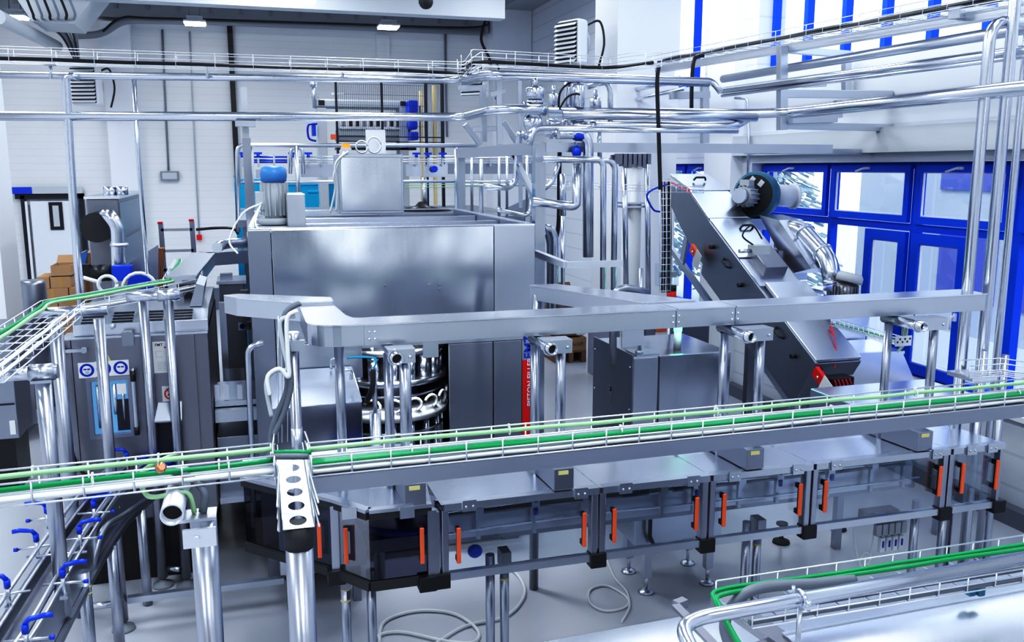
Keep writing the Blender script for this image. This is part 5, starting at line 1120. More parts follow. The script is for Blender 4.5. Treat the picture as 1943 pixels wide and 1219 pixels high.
for pts,y,r,lb in V: pipe(lb,[YP(u,v,y) for u,v in pts],r,'pipe',.09)
a=YP(1208,310,9.0); t=T('white_riser','broad white vertical riser with a flanged joint between two steel rails','riser',(a.x,9.1,0))
MB().cyl((a.x,9.1,0),(a.x,9.1,a.z-.02),.105,24).build('tube','white',t); f_=YP(1208,388,9.1); MB().box((a.x-.17,8.95,f_.z-.03),(a.x+.17,9.25,f_.z-.012)).box((a.x-.17,8.95,f_.z+.012),(a.x+.17,9.25,f_.z+.03)).build('flange','pipe',t); MB().cyl((a.x,9.1,a.z-.02),(a.x,9.1,a.z+.06),.12,20).build('head','pipe',t)
m_=MB()
for k in range(7): m_.box((YP(1172+k*9,305,8.7).x-.02,8.62,YP(1172,312,8.7).z-.02*(k%3)),(YP(1172+k*9,305,8.7).x+.02,8.75,YP(1172,292,8.7).z)); 
m_.box((YP(1165,300,8.7).x,8.76,YP(1165,304,8.7).z),(YP(1240,300,8.7).x,8.8,YP(1165,294,8.7).z))
one('terminal_row','row of small steel and dark valve terminals under the cross beam by the white riser','valve block',m_,'dark')
# cabinet column behind (steel clad)
# wire tray horizontal mid + vertical
tray('thin horizontal wire tray crossing in front of the white riser',[YP(1035,352,8.4),YP(1180,362,8.4),YP(1330,366,8.4)],.12,.06,.12,.003,nb=3)
t=one('wire_riser','vertical wire riser basket with black cables beside the blue window frame','cable tray',MB(),'galv') if False else None
m_=MB()
for dx_ in (-.06,-.02,.02,.06): m_.tube([YP(1262,340,8.1)+Vector((dx_,0,0)),YP(1262,555,8.1)+Vector((dx_,0,0))],.004,5)
for k in range(18): z_=YP(1262,340+k*12.5,8.1); m_.tube([z_+Vector((-.06,0,0)),z_+Vector((.06,0,0)),z_+Vector((.06,.08,0))],.004,5)
one('wire_riser','vertical wire riser basket beside the far blue window frame','cable tray',m_,'galv')
for k,(u,r,mt,lb) in enumerate(((1258,.022,'black','thick black cable in the vertical riser basket, left'),(1268,.026,'rubber','thick dark cable in the vertical riser basket, right'))): one('cable',lb,'cable',MB().tube(spline([YP(u,345,8.16),YP(u+2,450,8.16),YP(u,555,8.16)]),r,8),mt)
one('cable','black cable falling from the top tray past the cross beam','cable',MB().tube(spline([YP(1250,125,6.9),YP(1247,160,6.9),YP(1250,260,6.9),YP(1253,360,6.9)]),.018,8),'black')
one('cable','second black cable falling left of the hanger plate','cable',MB().tube(spline([YP(1335,105,7.9),YP(1318,112,7.9),YP(1313,150,7.9),YP(1312,205,7.9)]),.02,8),'black')
one('cable','black vertical cable bundle behind the central pipes','cable',MB().tube(spline([YP(1062,270,8.2),YP(1061,350,8.2),YP(1060,420,8.2),YP(1056,450,8.2)]),.022,8),'black')
one('air_hose','looping bright blue air hose at the elevator head','hose',MB().tube(spline([YP(1265,350,8.0),YP(1235,362,7.9),YP(1228,375,7.9),YP(1240,398,7.9),YP(1252,402,7.9)]),.010,7),'bluep')
# elevator tray with red cables
et=[XP(1352,362,5.5),XP(1578,645,5.5)]
tray('inclined wire tray full of red cables along the elevator',[Vector((p.x,p.y,p.z)) for p in et],.16,.06,.14,.004,nb=4)
for o_,z_,mt,lb in ((.0,.02,'redc','red cable along the inclined elevator tray, middle'),(-.025,.03,'redc','red cable along the inclined elevator tray, front'),(.03,.03,'wcable','white cable along the inclined elevator tray'),(.045,.05,'black','black cable along the inclined elevator tray')): cable(lb,et,o_,z_,.009,mt,.006,.2)
one('cable','red cable dropping from the inclined tray to the red switch, left strand','cable',MB().tube(spline([XP(1575,620,5.4),XP(1580,650,5.35),XP(1562,690,5.2),XP(1565,720,5.0)]),.007,6),'redc')
one('cable','red cable dropping from the inclined tray to the connector block, right strand','cable',MB().tube(spline([XP(1577,615,5.4),XP(1586,660,5.3),XP(1584,700,5.2)]),.007,6),'redc')
one('cable','red cable curling over the elevator head','cable',MB().tube(spline([XP(1268,345,5.05),XP(1282,350,5.02),XP(1296,358,5.0),XP(1312,366,5.0)]),.009,6),'redc')
# small blue/black device below
p=YP(1272,520,8.3); t=T('device_box','clear-fronted connection box with a red coupling left of the elevator','junction box',p)
MB().box((p.x-.12,8.3,p.z-.13),(p.x+.1,8.42,p.z+.1)).build('box','clear',t); MB().cyl((p.x+.02,8.3,p.z-.3),(p.x+.02,8.3,p.z-.18),.05,14).build('red_coupling','red',t); MB().cyl((p.x+.02,8.3,p.z-.18),(p.x+.02,8.3,p.z-.12),.05,14).build('black_coupling','black',t); MB().box((p.x-.1,8.31,p.z-.04),(p.x+.08,8.36,p.z+.02)).build('terminal','lgrey',t); MB().cyl((p.x+.02,8.34,0),(p.x+.02,8.34,p.z-.3),.02,10).build('stand','post',t)
# right side connection plate on duct posts
p=YP(1718,620,4.9); t=T('perforated_riser','small perforated riser plates with looped green and white cables between the last two duct posts','cable tray',p)
for dz in (.10,-.10):
    MB().box((p.x-.07,4.9,p.z+dz-.035),(p.x+.06,4.906,p.z+dz+.035)).build('perforated_plate','galv',t)
    m_=MB()
    for k in range(6): m_.box((p.x-.06+.02*k,4.897,p.z+dz-.012+.02*(k%2)),(p.x-.05+.02*k,4.8995,p.z+dz+.0+.02*(k%2)))
    m_.build('plate_holes','black',t)
m_=MB(); g2=MB()
for k in range(4): (m_ if k%2 else g2).tube(spline([(p.x-.02+.015*k,4.92,p.z+.14),(p.x+.0+.015*k,4.93,p.z+.0),(p.x-.01+.012*k,4.92,p.z-.12),(p.x-.03,4.92,p.z-.18)]),.005,6)
m_.build('white_cable','wcable',t); g2.build('green_cable','lgreen',t)
tray('small sloping wire tray with a green cable between elevator foot and perforated riser',[YP(1585,618,6.6),YP(1712,655,5.3)],.08,.05,.10,.003,nb=3)
cable('green cable in the small sloping tray by the hopper',[YP(1585,618,6.6),YP(1712,655,5.3)],0,.01,.010,'green')
# ================================================================ STANDING PIPES AT RIGHT
def spole(pts,r,y,lb): 
    P=[YP(u,v,y) for u,v in pts]; 
    bx=P[0]; P=[Vector((bx.x,y,0))]+[Vector((bx.x,y,P[1].z-.0))]+P[2:] if len(P)>1 else P
    return pipe(lb,P,r,'pipe',.13)
for (uu,u1,v1,y,r,xt,lb) in ((1849,1878,38,5.0,.038,(1990,46),'tall polished standing pipe bending over at the top right, leftmost of three'),(1889,1925,-60,4.95,.038,(1990,-60),'tall polished standing pipe leaving the picture top, middle of three'),(1918,1945,20,5.3,.028,(1990,15),'slimmest polished standing pipe, rightmost of three')):
    p=YP((uu),400,y); x=p.x; zt_=YP(u1,v1,y).z
    pipe(lb,[(x,y,0),(x,y,zt_),(YP(*xt,y).x+.3,y,zt_+.0)],r,'pipe',.14)
p=YP(1893,830,4.75); one('standing_post','slender round steel post under the tray end at the far right','post',MB().cyl((p.x,4.75,0),(p.x,4.75,1.93),.024,14),'post')
p=YP(1852,830,4.9); one('standing_post','round steel post in the cluster behind the enclosure end, under the tray','post',MB().cyl((p.x,4.9,0),(p.x,4.9,1.93),.022,14),'steel')
p=YP(1838,708,4.85); t=T('pipe_collar_plate','perforated steel plate around the standing pipes at tray height','bracket',(p.x,4.8,p.z)); MB().box((p.x-.09,4.72,p.z-.03),(p.x+.12,4.95,p.z-.0)).build('plate','galv',t)
tray('small curved end section of wire tray beside the standing pipes at the right edge',[YP(1830,712,4.6),YP(1900,708,4.5),YP(1990,722,4.3)],.18,.08,.1,.004)
# right foreground upper beam etc: black cable
# ================================================================ FOREGROUND BOTTOM RIGHT
FZ2=2.0
PZ=2.075
f0=ZP(1330,1172,PZ); f1=ZP(1990,1052,PZ)
pipe('polished pipe bending in the right foreground, held by a saddle clamp',[ZP(1345,1300,PZ-.06),ZP(1292,1192,PZ),f0+Vector((-.005,0,0)),f1],.019,'pipe',.045,n=20)
rz=2.045
bk0,bk1=ZP(1359,1103,rz),ZP(1990,1009,rz); fr0,fr1=ZP(1480,1155,rz),ZP(1990,1071,rz)
dB=(bk1-bk0).normalized(); nB=Vector((-dB.y,dB.x,0)); w4=(bk0-fr0).dot(nB)
g0=bk0-nB*w4/2-Vector((0,0,.045)); g1=bk1-nB*w4/2-Vector((0,0,.045))
tray('nearest wire cable tray with thick green cables, in the right foreground',[g0,g1],w4,.045,.10,.0024)
for o_,z_,r,mt,lb in ((w4*.40,.018,.0068,'green','bright green cable along the back of the nearest tray'),(w4*.28,.016,.0068,'green','second green cable beside the back one in the nearest tray'),(-w4*.2,.004,.010,'gcable','thick grey hose along the nearest tray'),(-w4*.42,-.0,.008,'gcable','grey cable on the front wires of the nearest tray')):
    P_=[g0,g1]
    if mt=='green':
        P_=resamp([g0,g1],.2); pts=[P_[i]+off(P_,i,o_+random.uniform(-.004,.004))+Vector((0,0,z_+r)) for i in range(len(P_))]
        h0_=pts[0]; pts=[h0_+Vector((-.01,-.24,-.13)),h0_+Vector((-.035,-.15,-.06)),h0_+Vector((-.035,-.05,-.01))]+pts
        one('cable',lb,'cable',MB().tube(spline(pts,5),r,8),mt)
    else: cable(lb,P_,o_,z_,r,mt,.004,.25)
one('hose','fat grey hose arching out of the nearest tray down to the left','hose',MB().tube(spline([ZP(1400,1260,1.85),ZP(1375,1190,1.92),ZP(1400,1138,2.0),ZP(1450,1115,2.03),ZP(1550,1108,2.02),ZP(1620,1100,2.01)]),.016,12),'gcable')
c_=ZP(1515,1135,FZ2); t=T('saddle_clamp','polished saddle clamp on a slim stand gripping the foreground pipe','pipe clamp',c_)
pm=f0.lerp(f1,(1515-1345)/(1990-1345))
cpt=ZP(1518,1137,PZ); cpt=f0+(f1-f0)*((cpt-f0).dot((f1-f0))/(f1-f0).length_squared); R2=.023
MB().tube([cpt+Vector((0,R2*math.cos(k*.42),R2*math.sin(k*.42))) for k in range(15)],.006,7,closed=True).box((cpt.x-.02,cpt.y-.045,PZ-.008),(cpt.x+.02,cpt.y-.024,PZ)).cyl(cpt+Vector((0,-.036,-.014)),cpt+Vector((0,-.036,.014)),.006,8).box((cpt.x-.015,cpt.y+.024,PZ),(cpt.x+.015,cpt.y+.04,PZ+.008)).cyl(cpt+Vector((0,.033,-.008)),cpt+Vector((0,.033,.022)),.005,8).build('clamp_band','pipe',t)
MB().cyl((cpt.x,cpt.y,PZ-.22),(cpt.x,cpt.y,PZ-R2),.007,10).build('stand','steel',t)
# big foreground machine deck
dz_=1.5
a=ZP(930,1235,dz_); b=ZP(1330,1133,dz_); c=ZP(1990,1060,dz_)
dk=T('foreground_cover','broad bright sheet-steel machine cover along the bottom edge of the picture','machine cover',(2.0,2.4,0))
P_=[Vector((a.x,a.y-.6,dz_)),Vector((a.x,a.y,dz_)),Vector((c.x+.6,b.y-.02,dz_)),Vector((c.x+.6,a.y-.6,dz_))]
MB().prism(P_,(0,0,-.05)).build('deck_plate','bright',dk,bev=.006)
MB().box((a.x+.1,a.y-.5,.1),(c.x+.5,a.y-.15,dz_-.051)).build('body','mid',dk)
for lx in (a.x+.15,c.x+.4): MB().box((lx,a.y-.45,0),(lx+.06,a.y-.39,.1)).build('foot','dark',dk)
sh0,sh1=ZP(1485,1205,1.78),ZP(1990,1112,1.78)
tk=T('foreground_tank','glossy white-steel rounded vessel shell in the bottom right corner','tank',(2.3,1.7,1.5))
m_=MB(); dx2=(sh1-sh0).normalized(); nn=Vector((-dx2.y,dx2.x,0)); 
prof=[(0,0),(-.03,.005),(-.10,-.005),(-.22,-.05),(-.32,-.12),(-.40,-.24)]
vs=[]
for s0 in (sh0,sh1+dx2*.3): vs+=[s0+nn*o_+Vector((0,0,z_)) for o_,z_ in prof]
k=len(prof); m_.add(vs,[(i,i+1,i+1+k,i+k) for i in range(k-1)],True); m_.build('shell','bright',tk)
MB().bar(sh0+Vector((0,0,-.01)),sh1+dx2*.3+Vector((0,0,-.01)),.012,.03).build('shell_rim','steel',tk)
MB().quad(*[sh0+nn*o_+Vector((0,0,z_)) for o_,z_ in prof],sh0+Vector((0,0,-.24))).build('end_plate','dark',tk)
MB().bar(sh0+nn*.02+Vector((-.05,0,-.03)),sh0-nn*.3+Vector((.02,0,-.05)),.08,.03).build('end_bracket','dark',tk)
MB().bar(sh0+Vector((-.05,.3,-.02)),sh0+Vector((.0,-.05,-.02)),.07,.03).build('arm','dark',tk)
for k in range(2): p=ZP(1840+k*18,1118,1.84); MB().box((p.x-.012,p.y-.015,p.z-.02),(p.x+.012,p.y+.015,p.z+.012)).build('plug','teal',tk,bev=.002)
p=ZP(1290,1165,1.75); one('edge_bracket','small dark angled steel bracket left of the foreground pipe bend','bracket',MB().bar(ZP(1282,1150,1.72),ZP(1360,1230,1.72),.03,.012).bar(ZP(1282,1150,1.70),ZP(1300,1143,1.70),.03,.03),'dark')
# ================================================================ FAN HEATERS
def heater(u,v,y,ang,lb,s=1.0):
    p=YP(u,v,y); t=T('fan_heater',lb,'heater',p)
    R_=Matrix.Rotation(ang,3,'Z')
    def tr(m_): 
        m_.v=[p+R_@(v_*s) for v_ in m_.v]; return m_
    tr(MB().box((-.28,-.10,-.38),(.28,.16,.38))).build('housing','white',t,bev=.05)
    tr(MB().lathe((0,.16,0),[(.27,0),(.25,.08),(.12,.14)],(0,1,0),n=24)).build('fan_cowl','lgrey',t)
    tr(MB().box((-.25,-.112,-.34),(.25,-.101,.34))).build('grille_back','black',t)
    for k in range(9):
        z=-.31+k*.075; tr(MB().ob((0,-.135,z),(.25,0,0),(0,.03,.022),(0,-.003,.004))).build('louvre','white',t)
    tr(MB().tube(spline([(.2,.2,.3),(.3,.4,.36),(.36,.45,.0),(.28,.4,-.4)]),.02,7)).build('supply_cable','black',t)
heater(163,163,20.0,-.35,'white fan heater with dark louvres on the pilaster far left')
heater(1083,82,12.2,-1.15,'white fan heater with dark louvres high on the right wall, biggest',.82)
heater(900,150,18.5,-.8,'white fan heater half hidden behind the pipe bend by the corner column')
# wall fixtures
def wallitem(name,lb,cat,fn): pass
p=YP(322,334,21.0); t=T('wall_lamp','grey framed emergency light box on the back wall','wall light',p)
MB().box((p.x-.19,20.98,p.z-.10),(p.x+.19,21.09,p.z+.10)).build('frame','grey',t); MB().box((p.x-.15,20.97,p.z-.07),(p.x+.15,20.979,p.z+.07)).build('diffuser','lgrey',t)
one('conduit','thin conduit running down the back wall to the light box','conduit',MB().tube([YP(308,56,21.06),YP(312,150,21.06),YP(320,324,21.06)],.022,6),'grey')
one('conduit','thin conduit running down the back wall to the red call point','conduit',MB().tube([YP(360,60,21.06),YP(366,200,21.06),YP(378,445,21.06)],.018,6),'lgrey')
p=YP(378,451,21.0); one('fire_call_point','small red fire call point on the back wall','fire alarm',MB().box((p.x-.055,20.99,p.z-.055),(p.x+.055,21.09,p.z+.055)).box((p.x-.03,20.985,p.z-.03),(p.x+.03,20.9895,p.z+.03)),'red')
one('conduit','thin grey conduit down the back wall right of the cage','conduit',MB().tube([YP(845,62,21.06),YP(846,180,21.06),YP(848,260,21.06)],.025,6),'grey')
# pipe run along the ceiling
m_=MB(); P_=[YP(140,68,20.4),YP(195,66,20.4),YP(232,38,20.4),YP(420,42,20.4),YP(920,60,20.4)]
one('ceiling_pipe_run','rough dark lagged pipe run under the ceiling along the back wall','pipe',MB().tube(P_,.07,8,.3),'grey')
one('ceiling_cable','thin dark cable above the lagged pipe run','cable',MB().tube(spline([YP(195,60,20.2),YP(232,34,20.2),YP(300,35,20.2),YP(600,44,20.2),YP(900,52,20.2),YP(918,30,20.0)]),.025,6),'black')
one('ceiling_cable','dark cable curling down the corner column','cable',MB().tube(spline([YP(922,35,19.8),YP(915,60,19.8),YP(914,80,19.8),YP(928,110,19.8),YP(932,125,19.8)]),.03,6),'black')
one('diagonal_duct','straight grey pipe running diagonally under the ceiling at the far left','pipe',MB().cyl(YP(-5,32,15),YP(108,88,20),.11,14),'lgrey')
one('ceiling_duct_box','grey ceiling duct box with bundled conduits at the top left','duct',MB().prism([YP(20,-20,17),YP(190,-20,17),YP(140,45,17),YP(60,40,17)],(0,1.2,0)),'lgrey')
for k in range(6): one('ceiling_conduit',['outermost left','second','third','fourth','fifth','innermost right'][k]+' of the thin dark conduits snaking down the ceiling at the top left','conduit',MB().tube(spline([YP(48+k*16,-10,16.6),YP(62+k*16,25,16.8),YP(70+k*14,40,17.2),YP(115+k*6,66,19.5),YP(140+k*2,110,20.6)]),.022,6),'grey' if k%2 else 'rubber')
p=YP(808,3,15.8); one('ceiling_sensor','dark half-visible dome sensor at the top edge of the picture','sensor',MB().sph(p,.13,14),'rubber')
# ================================================================ COMPRESSOR UNIT (left back)
yb=11.0; a=YP(163,378,yb); b=YP(236,540,yb)
cu=T('chiller_unit','tall grey ribbed chiller with round black intake and silver elbow pipe','chiller',((a.x+b.x)/2,12,0))
MB().box((a.x,yb,.1),(b.x,13.6,a.z)).build('housing','dark',cu,bev=.01)
MB().box((b.x+.001,yb+.05,YP(236,450,yb).z),(b.x+.012,13.55,a.z-.05)).build('side_panel','mid',cu); MB().box((b.x+.001,yb+.05,YP(236,452,yb).z-.7),(b.x+.012,13.55,YP(236,452,yb).z-.03)).build('side_panel','mid',cu)
MB().box((a.x-.02,yb-.02,a.z),(b.x+.02,13.62,a.z+.03)).build('top_plate','bright',cu)
m_=MB()
for k in range(26): x=a.x+.02+k*(b.x-a.x-.04)/26; m_.box((x,yb-.006,b.z+.6),(x+.006,yb-.001,a.z-.04))
m_.build('front_ribs','mid',cu)
for u in (209,232): p=YP(u,372,yb+.5); MB().cyl((p.x,yb+.5,a.z+.03),(p.x,yb+.5,YP(u,354,yb+.5).z),.07,18).build('exhaust_stub','pipe',cu)
c=YP(188,430,yb-.15); MB().cyl((c.x,yb-.35,c.z),(c.x,yb-.0,c.z),.165,26).build('round_intake','rubber',cu)
MB().tube([YP(203,405,yb-.4),YP(222,428,yb-.4),YP(226,520,yb-.4),YP(228,560,yb-.4)],.075,18,.35).build('elbow_pipe','pipe',cu)
MB().cyl(YP(226,468,yb-.4),YP(226,461,yb-.4),.095,18).build('pipe_clamp','galv',cu); MB().tube([YP(192,408,yb-.42),YP(200,400,yb-.42),YP(212,412,yb-.42)],.03,10,.05).build('valve_handle','pipe',cu)
MB().cyl(YP(228,560,yb-.4)+Vector((0,0,-2)),YP(228,560,yb-.4),.05,12).build('pump_pipe','steel',cu)
p=YP(232,518,10.3); t=T('feed_pump','blue pump with black motor and white hoses in front of the chiller','pump',(p.x,10.3,0))
MB().box((p.x-.1,10.25,p.z-.08),(p.x+.1,10.4,p.z+.08)).build('blue_block','bluep',t,bev=.01); MB().cyl((p.x-.32,10.35,p.z),(p.x-.12,10.35,p.z),.09,16).build('motor','black',t); MB().box((p.x-.4,10.3,p.z-.07),(p.x-.32,10.4,p.z+.1)).build('terminal_box','black',t); MB().box((p.x-.1,10.27,0),(p.x+.1,10.4,p.z-.08)).build('stand','mid',t)
q=YP(266,545,9.9); MB().cyl((q.x,9.9,q.z-.0),(q.x+.02,9.9,q.z+.01),.02,8).lathe((q.x,9.92,q.z),[(.13,0),(.13,.05)],(0,1,0),n=22).build('blue_wheel','bluep',t)
for k,(u,v,rr) in enumerate(((204,540,15),(265,548,28))):
    c=YP(u,v,9.8); R_=rr/1680*9.8; one('hose',['small white hose loop beside the blue pump','large white hose arch around the blue wheel'][k],'hose',MB().tube([c+Vector((R_*math.cos(t_*.35),0,R_*math.sin(t_*.35))) for t_ in (range(0,19) if k==0 else range(0,10))],.018,7),'wcable')
one('hose','white pipe sloping from the tall vertical pipe to the pump','hose',MB().cyl(YP(158,527,9.9),YP(192,537,9.9),.02,8),'wcable')
MBx=MB()
for k in range(4): MBx.tube(spline([YP(298+k*4,470,11.2),YP(300+k*3,500,11.2),YP(296+k*4,540,11.2),(YP(296+k*4,540,11.2).x,11.2,.3),(YP(296+k*4,540,11.2).x,11.2,0)]),.014,6)
one('copper_lines','bundle of copper lines beside the chiller','pipe',MBx,'copper')
one('drip_rack','sloping steel rack with clear curtain behind the bent tray','rack',MB().prism([YP(245,500,10.6),YP(300,465,10.6),YP(300,560,10.6),YP(245,560,10.6)],(0,.04,0)),'mid')
# cardboard boxes
def cbox(u0,v0,u1,v1,y,d,lb,mt='card',open_=False,z0=None,group=None):
    a=YP(u0,v1,y); b=YP(u1,v0,y); z_=a.z if z0 is None else z0
    t=T('cardboard_box',lb,'box',((a.x+b.x)/2,y+d/2,z_),group)
    if open_:
        m_=MB(); th=.01
        m_.box((a.x,y,z_),(b.x,y+th,b.z)).box((a.x,y+d-th,z_),(b.x,y+d,b.z)).box((a.x,y+th,z_),(a.x+th,y+d-th,b.z)).box((b.x-th,y+th,z_),(b.x,y+d-th,b.z)).box((a.x,y,z_),(b.x,y+d,z_+th)); m_.build('carton',mt,t)
        MB().prism([(a.x,y+d,b.z),(b.x,y+d,b.z),(b.x-.03,y+d+.05,b.z+.15),(a.x+.03,y+d+.05,b.z+.15)],(0,.005,0)).build('flap',mt,t)
        MB().prism([(a.x-.12,y+.02,b.z+.06),(a.x,y+.02,b.z),(a.x,y+d-.02,b.z),(a.x-.12,y+d-.02,b.z+.06)],(0,0,.005)).build('flap',mt,t)
    else:
        MB().box((a.x,y,z_),(b.x,y+d,b.z)).build('carton',mt,t,bev=.005)
        MB().box(((a.x+b.x)/2-.025,y-.002,z_+.02),((a.x+b.x)/2+.025,y-.0005,b.z)).build('tape','card2' if mt=='card' else 'card',t)
    return t
y=15.5
zz=[YP(90,v,y).z for v in (655,612,570,548,526,505)]
pal=T('pallet','low wooden pallet under the stack of cartons near the side door','pallet',(YP(110,660,y).x,y+.5,0))
xa_,xb_=YP(70,650,y).x,YP(163,650,y).x
MB().box((xa_,y-.02,.1),(xb_,y+.9,.14)).build('deck','wood',pal)
for k in range(3): MB().box((xa_+k*(xb_-xa_-.1)/2,y,0),(xa_+.1+k*(xb_-xa_-.1)/2,y+.88,.1)).build('block','wood',pal)
rows=[(70,115,.14,zz[1]),(116,163,.14,zz[1]),(72,112,zz[1]+.001,zz[2]),(113,164,zz[1]+.001,zz[2]),(74,134,zz[2]+.001,zz[3]),(135,165,zz[2]+.001,zz[3]),(76,100,zz[3]+.001,zz[4]),(101,140,zz[3]+.001,zz[4]),(104,142,zz[4]+.001,zz[5])]
lbs=['bottom-left closed carton on the pallet near the side door','bottom-right closed carton on the pallet near the side door','closed carton in the second layer, left, near the side door','closed carton in the second layer, right, near the side door','long closed carton in the third layer near the side door','short closed carton at the right of the third layer near the side door','small closed carton in the fourth layer near the side door, left','open carton in the fourth layer near the side door','open-topped carton crowning the stack near the side door']
for (u0,u1,z0,z1_),lb in zip(rows,lbs):
    a=YP(u0,600,y); b=YP(u1,600,y); op=lb.startswith('open'); 
    t=T('cardboard_box',lb,'box',((a.x+b.x)/2,y+.3,z0),'cartons near the side door')
    if op and 'crown' in lb:
        m_=MB(); th=.012; m_.box((a.x,y,z0),(b.x,y+th,z1_)).box((a.x,y+.5,z0),(b.x,y+.5+th,z1_)).box((a.x,y+th,z0),(a.x+th,y+.5,z1_)).box((b.x-th,y+th,z0),(b.x,y+.5,z1_)).box((a.x,y,z0),(b.x,y+.5,z0+th)); m_.build('carton','card',t); MB().prism([(a.x,y+.5,z1_),(b.x,y+.5,z1_),(b.x-.02,y+.56,z1_+.12),(a.x+.02,y+.56,z1_+.12)],(0,.006,0)).build('flap','card',t)
    else: MB().box((a.x,y,z0),(b.x-.005,y+.6,z1_)).build('carton','card',t,bev=.006); MB().box(((a.x+b.x)/2-.03,y-.003,z0+.01),((a.x+b.x)/2+.03,y-.0005,z1_)).build('tape','wood',t)
cbox(158,480,172,560,14.2,.5,'tall carton half hidden behind the vertical pipe with a blue sheet on top','card',z0=0)
one('blue_sheet','crumpled pale blue plastic sheet hanging over the tall carton','plastic sheet',MB().prism([YP(152,482,14.185),YP(170,472,14.185),YP(166,480,14.185),YP(158,520,14.185),YP(154,505,14.185)],(0,.013,0)),'motorblue')
one('side_drum','small grey steel drum standing left of the cartons','drum',MB().lathe((YP(62,540,13).x,13,0),[(.16,0),(.16,YP(62,532,13).z-.05),(.14,YP(62,532,13).z)],n=22),'mid')
# boxes right (behind filler)
cbox(1062,560,1106,585,13.5,.5,'open dark carton standing on top of the stack beside the steel-clad pillar','card2',True)
q=YP(1062,585,13.5).z
yq=13.5
def cb2(u0,u1,v0,v1,lb,mt): 
    a=YP(u0,v1,yq); b=YP(u1,v0,yq); t=T('cardboard_box',lb,'box',((a.x+b.x)/2,yq+.3,a.z)); MB().box((a.x,yq,a.z),(b.x,yq+.6,b.z)).build('carton',mt,t,bev=.006); return t,a,b
t,a,b=cb2(1055,1110,586,639,'dark brown carton with a white label beside the steel-clad pillar','card2'); l_=YP(1107,622,yq); MB().box((YP(1094,630,yq).x,yq-.004,YP(1094,636,yq).z),(YP(1112,630,yq).x-.02,yq-.001,YP(1094,622,yq).z)).build('white_label','paper',t)
t,a,b=cb2(1055,1113,640,668,'light brown printed carton at the bottom of the stack beside the pillar','card')
text('EuroPack®',.085,((a.x+b.x)/2+.02,yq-.003,(a.z+b.z)/2),(1,0,0),(0,0,1),'card2',t,'printed_lettering')
zp_=a.z; t=T('pallet','wooden pallet carrying the printed carton beside the steel-clad pillar','pallet',((a.x+b.x)/2,yq+.3,0)); MB().box((a.x,yq,zp_-.03),(b.x,yq+.6,zp_-.001)).build('deck','card2',t)
for k in range(3): MB().box((a.x+k*(b.x-a.x-.08)/2,yq,0),(a.x+.08+k*(b.x-a.x-.08)/2,yq+.6,zp_-.03)).build('block','card2',t)
# pedestal cabinet at left edge + blue item
a=YP(-60,620,9.5); b=YP(38,832,9.5); cbn=T('side_cabinet','dark steel cabinet with a small white label at the left picture edge','cabinet',((a.x+b.x)/2,9.8,0))
MB().box((a.x,9.5,b.z),(b.x,10.1,YP(30,622,9.5).z)).build('body','mid',cbn,bev=.01); MB().box((a.x,9.52,.0),(b.x-.05,10.05,b.z-.001)).build('plinth','black',cbn); p=YP(25,808,9.49); MB().box((p.x-.03,9.485,p.z-.09),(p.x+.02,9.499,p.z+.05)).build('label_plate','paper',cbn); MB().box((a.x,9.49,YP(30,765,9.5).z),(b.x-.02,9.499,YP(30,768,9.5).z)).build('panel_seam','black',cbn)
one('blue_hose_end','bright blue plastic hose end lying at the left picture edge','hose',MB().lathe(ZP(0,842,.08),[(.05,-.08),(.07,-.05),(.07,.05),(.04,.08)],(1,.2,.3),n=14),'bluep')
# ladder
t=T('step_ladder','aluminium ladder frame standing by the back wall near the red call point','ladder',(YP(340,540,14).x,14,0))
la_=YP(305,425,14); lb2=YP(364,420,14)
for p,nm in ((la_,'side_rail'),(lb2,'side_rail')): MB().bar((p.x,14,p.z),(p.x+.02,14,0),.07,.05).build(nm,'bright',t); MB().box((p.x-.04,13.95,p.z),(p.x+.03,14.02,p.z+.03)).build('end_cap','red',t)
for v in (436,476,512,545,580): p=YP(330,v,14); MB().bar((la_.x,14,p.z),(lb2.x,14,p.z),.05,.04).build('rung','galv',t)
one('cable','black cable on a thin wire tray running right of the ladder','cable',MB().tube(spline([YP(372,436,14),YP(410,433,14),YP(442,434,14),YP(452,445,14)]),.022,6),'black')
# rear lidded duct left
DZ3=2.30
rp=[ZP(345,524,DZ3),ZP(387,480,DZ3),ZP(475,474,DZ3)]
rd=T('rear_cable_duct','steel cable duct with a lid rising from the bent tray to the filler back','cable duct',rp[1])
for i in range(2):
    a,b=rp[i],rp[i+1]; MB().bar(a+Vector((0,0,-.07)),b+Vector((0,0,-.07)),.22,.13).build('duct_body','steel',rd); MB().bar(a+Vector((0,0,0)),b+Vector((0,0,0)),.24,.012).build('duct_lid','bright',rd)
MB().tube([ZP(412,470,2.45),ZP(425,463,2.45),ZP(475,460,2.45)],.05,12,.12).build('side_pipe','pipe',rd)
p=YP(341,560,7.7); q=YP(428,500,9.3)
MB().box((p.x-.03,7.7,0),(p.x+.03,7.76,DZ3-.15)).build('leg','dark',rd); MB().box((q.x-.06,9.3,0),(q.x+.06,9.4,DZ3-.15)).build('leg','post',rd)
t=T('oval_gland_plate','dark steel box with an oval cable opening on top of the machine','gland box',YP(358,570,7.9)); a=YP(345,532,7.9); b=YP(374,590,7.9)
MB().box((a.x,7.9,b.z),(b.x,8.1,a.z)).build('box','dark',t); MB().add([(((a.x+b.x)/2)+.055*math.cos(k*.39),7.897,(a.z+b.z)/2-.06+.09*math.sin(k*.39)) for k in range(16)],[tuple(range(16))]).build('oval_opening','black',t); MB().box((a.x-.04,7.86,(a.z+b.z)/2+.07),(b.x+.04,8.14,(a.z+b.z)/2+.1)).build('collar','black',t)
